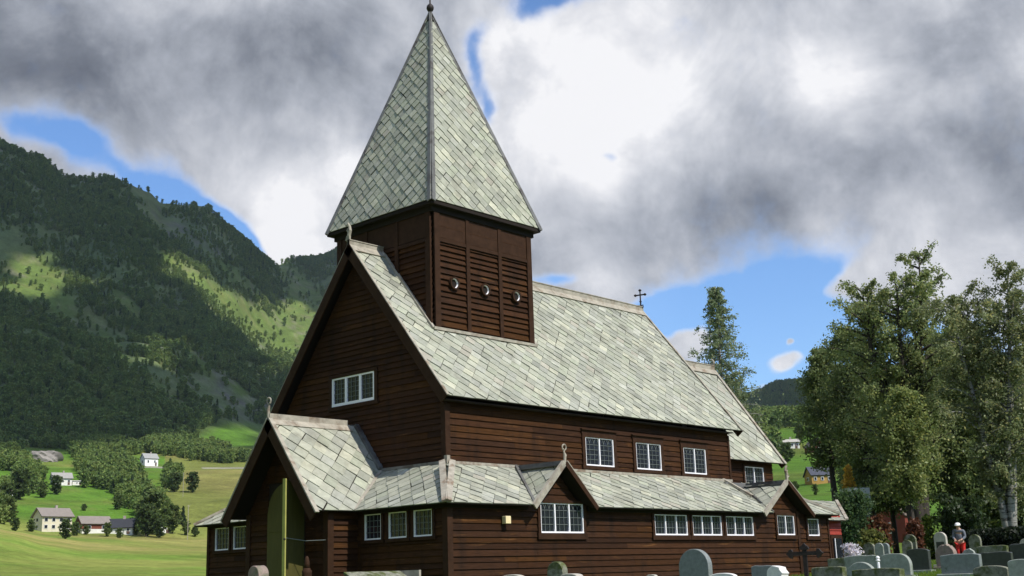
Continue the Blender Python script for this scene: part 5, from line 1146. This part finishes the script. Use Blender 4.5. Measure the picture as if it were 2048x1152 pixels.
PUFFS = [(1578, 730, 42, 22, 3.6), (1575, 692, 13, 9, 2.8), (1370, 690, 48, 26, 2.8), (1560, 775, 44, 11, 1.8), (1215, 585, 54, 18, 2.2), (595, 480, 60, 30, 1.1), (560, 520, 60, 20, .6), (1720, 580, 100, 40, 1.2), (1850, 560, 120, 50, 1.0), (1640, 610, 60, 14, .5, -20)]
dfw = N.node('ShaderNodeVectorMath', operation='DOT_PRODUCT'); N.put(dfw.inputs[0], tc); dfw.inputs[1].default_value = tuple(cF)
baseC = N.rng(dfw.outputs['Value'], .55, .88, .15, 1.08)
HOLES = [h[:4]+(h[4]*1.28,)+h[5:] for h in HOLES]
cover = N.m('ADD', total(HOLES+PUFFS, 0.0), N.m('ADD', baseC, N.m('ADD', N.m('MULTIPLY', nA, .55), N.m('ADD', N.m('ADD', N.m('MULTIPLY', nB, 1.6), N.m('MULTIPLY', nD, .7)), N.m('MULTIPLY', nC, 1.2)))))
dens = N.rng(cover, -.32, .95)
# brightness of the cloud: 0 dark grey base, 1 sunlit white
BR = [(120, 80, 330, 110, -.46), (430, 150, 260, 90, -.18), (620, 60, 200, 60, -.12), (1130, 230, 150, 200, .72), (1040, 120, 60, 80, .3), (1290, 110, 150, 110, .5), (1500, 110, 150, 60, .2), (1640, 180, 100, 70, .5), (600, 400, 110, 90, .50), (590, 490, 80, 40, 1.0), (700, 330, 70, 40, .45), (250, 270, 110, 50, .16),
      (1500, 400, 330, 85, -.26), (1280, 430, 200, 60, -.10), (1750, 330, 220, 90, -.10), (1900, 90, 160, 70, -.22), (1600, 20, 200, 30, .1), (1790, 540, 150, 60, .38), (1980, 480, 100, 50, .2), (1578, 730, 60, 40, .8), (1370, 690, 60, 40, .6), (1215, 585, 60, 30, .3), (1180, 330, 110, 80, .3), (1950, 180, 90, 40, .15), (1330, 300, 120, 40, .12, 15), (430, 300, 200, 60, .05)]
BR = [b[:4]+(b[4]*(.48 if b[4] > 0 else .66),)+b[5:] for b in BR]
br = N.m('ADD', N.m('ADD', total(BR, .615), N.m('MULTIPLY', rel, .85)), N.m('ADD', N.m('MULTIPLY', nA, .3), N.m('ADD', N.m('MULTIPLY', nB, .5), N.m('MULTIPLY', nC, .36))))
edge = N.m('MULTIPLY', N.m('SUBTRACT', 1.0, dens), .35)      # thin cloud lets the light through
ramp = N.node('ShaderNodeValToRGB'); N.put(ramp.inputs[0], N.m('ADD', br, edge)); el = ramp.color_ramp.elements
el[0].position = 0; el[0].color = (.105, .118, .15, 1); el[1].position = 1; el[1].color = (.93, .93, .95, 1)
for pos, c in ((.25, (.20, .22, .26)), (.5, (.39, .415, .47)), (.72, (.60, .62, .67)), (.88, (.77, .78, .82))): e = el.new(pos); e.color = rgba(c)
skc = N.mix(1.0, sky.outputs[0], (SKS, SKS, SKS, 1), 'MULTIPLY')
# Background strength carries the sky scale; the cloud colours are divided by it so both share one Background
cl = N.mix(1.0, ramp.outputs[0], (1/SKS, 1/SKS, 1/SKS, 1), 'MULTIPLY')
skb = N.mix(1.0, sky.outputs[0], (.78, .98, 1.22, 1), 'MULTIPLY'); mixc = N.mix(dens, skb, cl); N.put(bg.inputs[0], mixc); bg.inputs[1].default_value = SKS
w.cycles.sampling_method = 'MANUAL'; w.cycles.sample_map_resolution = 512

def shade_clouds():  # lumps added out of view towards the sun, laid out to shade the mountainsides
    sdn = np.array(sd); r = np.random.default_rng(9); H = 2300.
    x, y, _ = scatter(2600, 860, 3000, azl, az_of(820, 600), 21); z = height(x, y); U, Vv, D, md = masks(x, y, z)
    x2, y2, _ = scatter(1100, 1300, 3600, az_of(2300, 700), az_of(1300, 700), 22); z2 = height(x2, y2)
    lit = np.zeros(len(x))
    for m in ((530, 655, 150, 45, 36), (430, 585, 130, 26, 36), (75, 560, 95, 62, 20), (462, 885, 90, 45), (600, 680, 95, 70, 38), (310, 700, 60, 30, 40)): lit = np.maximum(lit, ell(U, Vv, *m, **({} if len(m) > 4 else {'rot': 0}), soft=.1))
    def up(x, y, z): t = (H-z)/sdn[2]; return np.stack([x+sdn[0]*t, y+sdn[1]*t], -1)
    S = np.concatenate([up(x, y, z)[lit < .5], up(x2, y2, z2)]); Lp = up(x, y, z)[lit >= .5]
    bm = bmesh.new(); n = 0; done = []
    for q in S[r.permutation(len(S))]:
        R0 = r.uniform(90, 150)
        if len(Lp) and np.min(np.hypot(Lp[:, 0]-q[0], Lp[:, 1]-q[1])) < R0*.8: R0 = 45
        if len(Lp) and np.min(np.hypot(Lp[:, 0]-q[0], Lp[:, 1]-q[1])) < R0*.9: continue
        if done and np.min(np.hypot(*(np.array(done)[:, :2]-q).T)/np.array(done)[:, 2]) < .62: continue
        done.append((q[0], q[1], R0)); mt_ = Matrix.Translation((q[0], q[1], H+r.uniform(-20, 40)))@Matrix.Diagonal((R0, R0, R0*.55, 1)); bmesh.ops.create_icosphere(bm, subdivisions=2, radius=1, matrix=mt_)
    P = np.array([v.co for v in bm.verts]); k = 1+.0*P[:, 0]; off = fbm(P[:, 0]/60, P[:, 1]/60+P[:, 2]/50, 4)*30
    for v, o_ in zip(bm.verts, off): v.co.z += o_; v.co.x += o_*.6
    me = bpy.data.meshes.new('shade_cloud'); bm.to_mesh(me); bm.free(); me.materials.append(material('shade_cloud', (.85, .86, .88), 1, var=.05, spec=0)); me.polygons.foreach_set('use_smooth', [True]*len(me.polygons))
    o = bpy.data.objects.new('shade_cloud', me); COL.objects.link(o); tag(o, 'unseen cloudlike lumps added to shade the mountains', None, None, 'stuff'); print('cloud lumps', len(done), P.min(0), P.max(0))
shade_clouds()
hz = MB(); hz.box((-7500, -7500, min(-8, float(TZ.min())-2)), (7500, 7500, float(TZ.max())+40)); hm = bpy.data.materials.new('haze'); hm.use_nodes = True; N = NT(hm.node_tree); N.n.clear()
_o = N.node('ShaderNodeOutputMaterial'); _v = N.node('ShaderNodeVolumePrincipled'); _v.inputs['Color'].default_value = (.72, .82, 1, 1); _v.inputs['Density'].default_value = 4e-5; _v.inputs['Anisotropy'].default_value = .2; N.l.new(_v.outputs[0], _o.inputs['Volume'])
ho = hz.build('haze', hm); tag(ho, 'thin bluish haze in the valley air', None, None, 'stuff')
cam = bpy.data.cameras.new('camera'); co_ = bpy.data.objects.new('camera', cam); COL.objects.link(co_); SC.camera = co_
cam.sensor_width = 36; cam.lens = FPX/2048*36; cam.clip_start = .1; cam.clip_end = 20000
# image rotation: roll about the view axis
cr_, sr_ = math.cos(ROLL), math.sin(ROLL)
right = cR*cr_+cU*sr_*1.0; upv = -cR*sr_+cU*cr_
right = np.array(cR)*cr_-np.array(cU)*(-sr_)*-1*-1 if False else cR*cr_+cU*(-sr_)*-1*0+cU*0 if False else None
# a picture point (u,v) must look along ray(u,v): take the picture axes straight from it
ex_ = ray(1025, 576)-ray(1024, 576); ey_ = ray(1024, 575)-ray(1024, 576); ex_ /= np.linalg.norm(ex_); ey_ /= np.linalg.norm(ey_)
co_.matrix_world = Matrix(((ex_[0], ey_[0], -cF[0], CAM[0]), (ex_[1], ey_[1], -cF[1], CAM[1]), (ex_[2], ey_[2], -cF[2], CAM[2]), (0, 0, 0, 1)))
SC.view_settings.view_transform = 'Standard'; SC.view_settings.look = 'None'; SC.view_settings.exposure = 0.06; SC.view_settings.gamma = 1
SC.render.resolution_x = 1024; SC.render.resolution_y = 576
SC.cycles.max_bounces = 5; SC.cycles.transparent_max_bounces = 4; SC.cycles.diffuse_bounces = 3
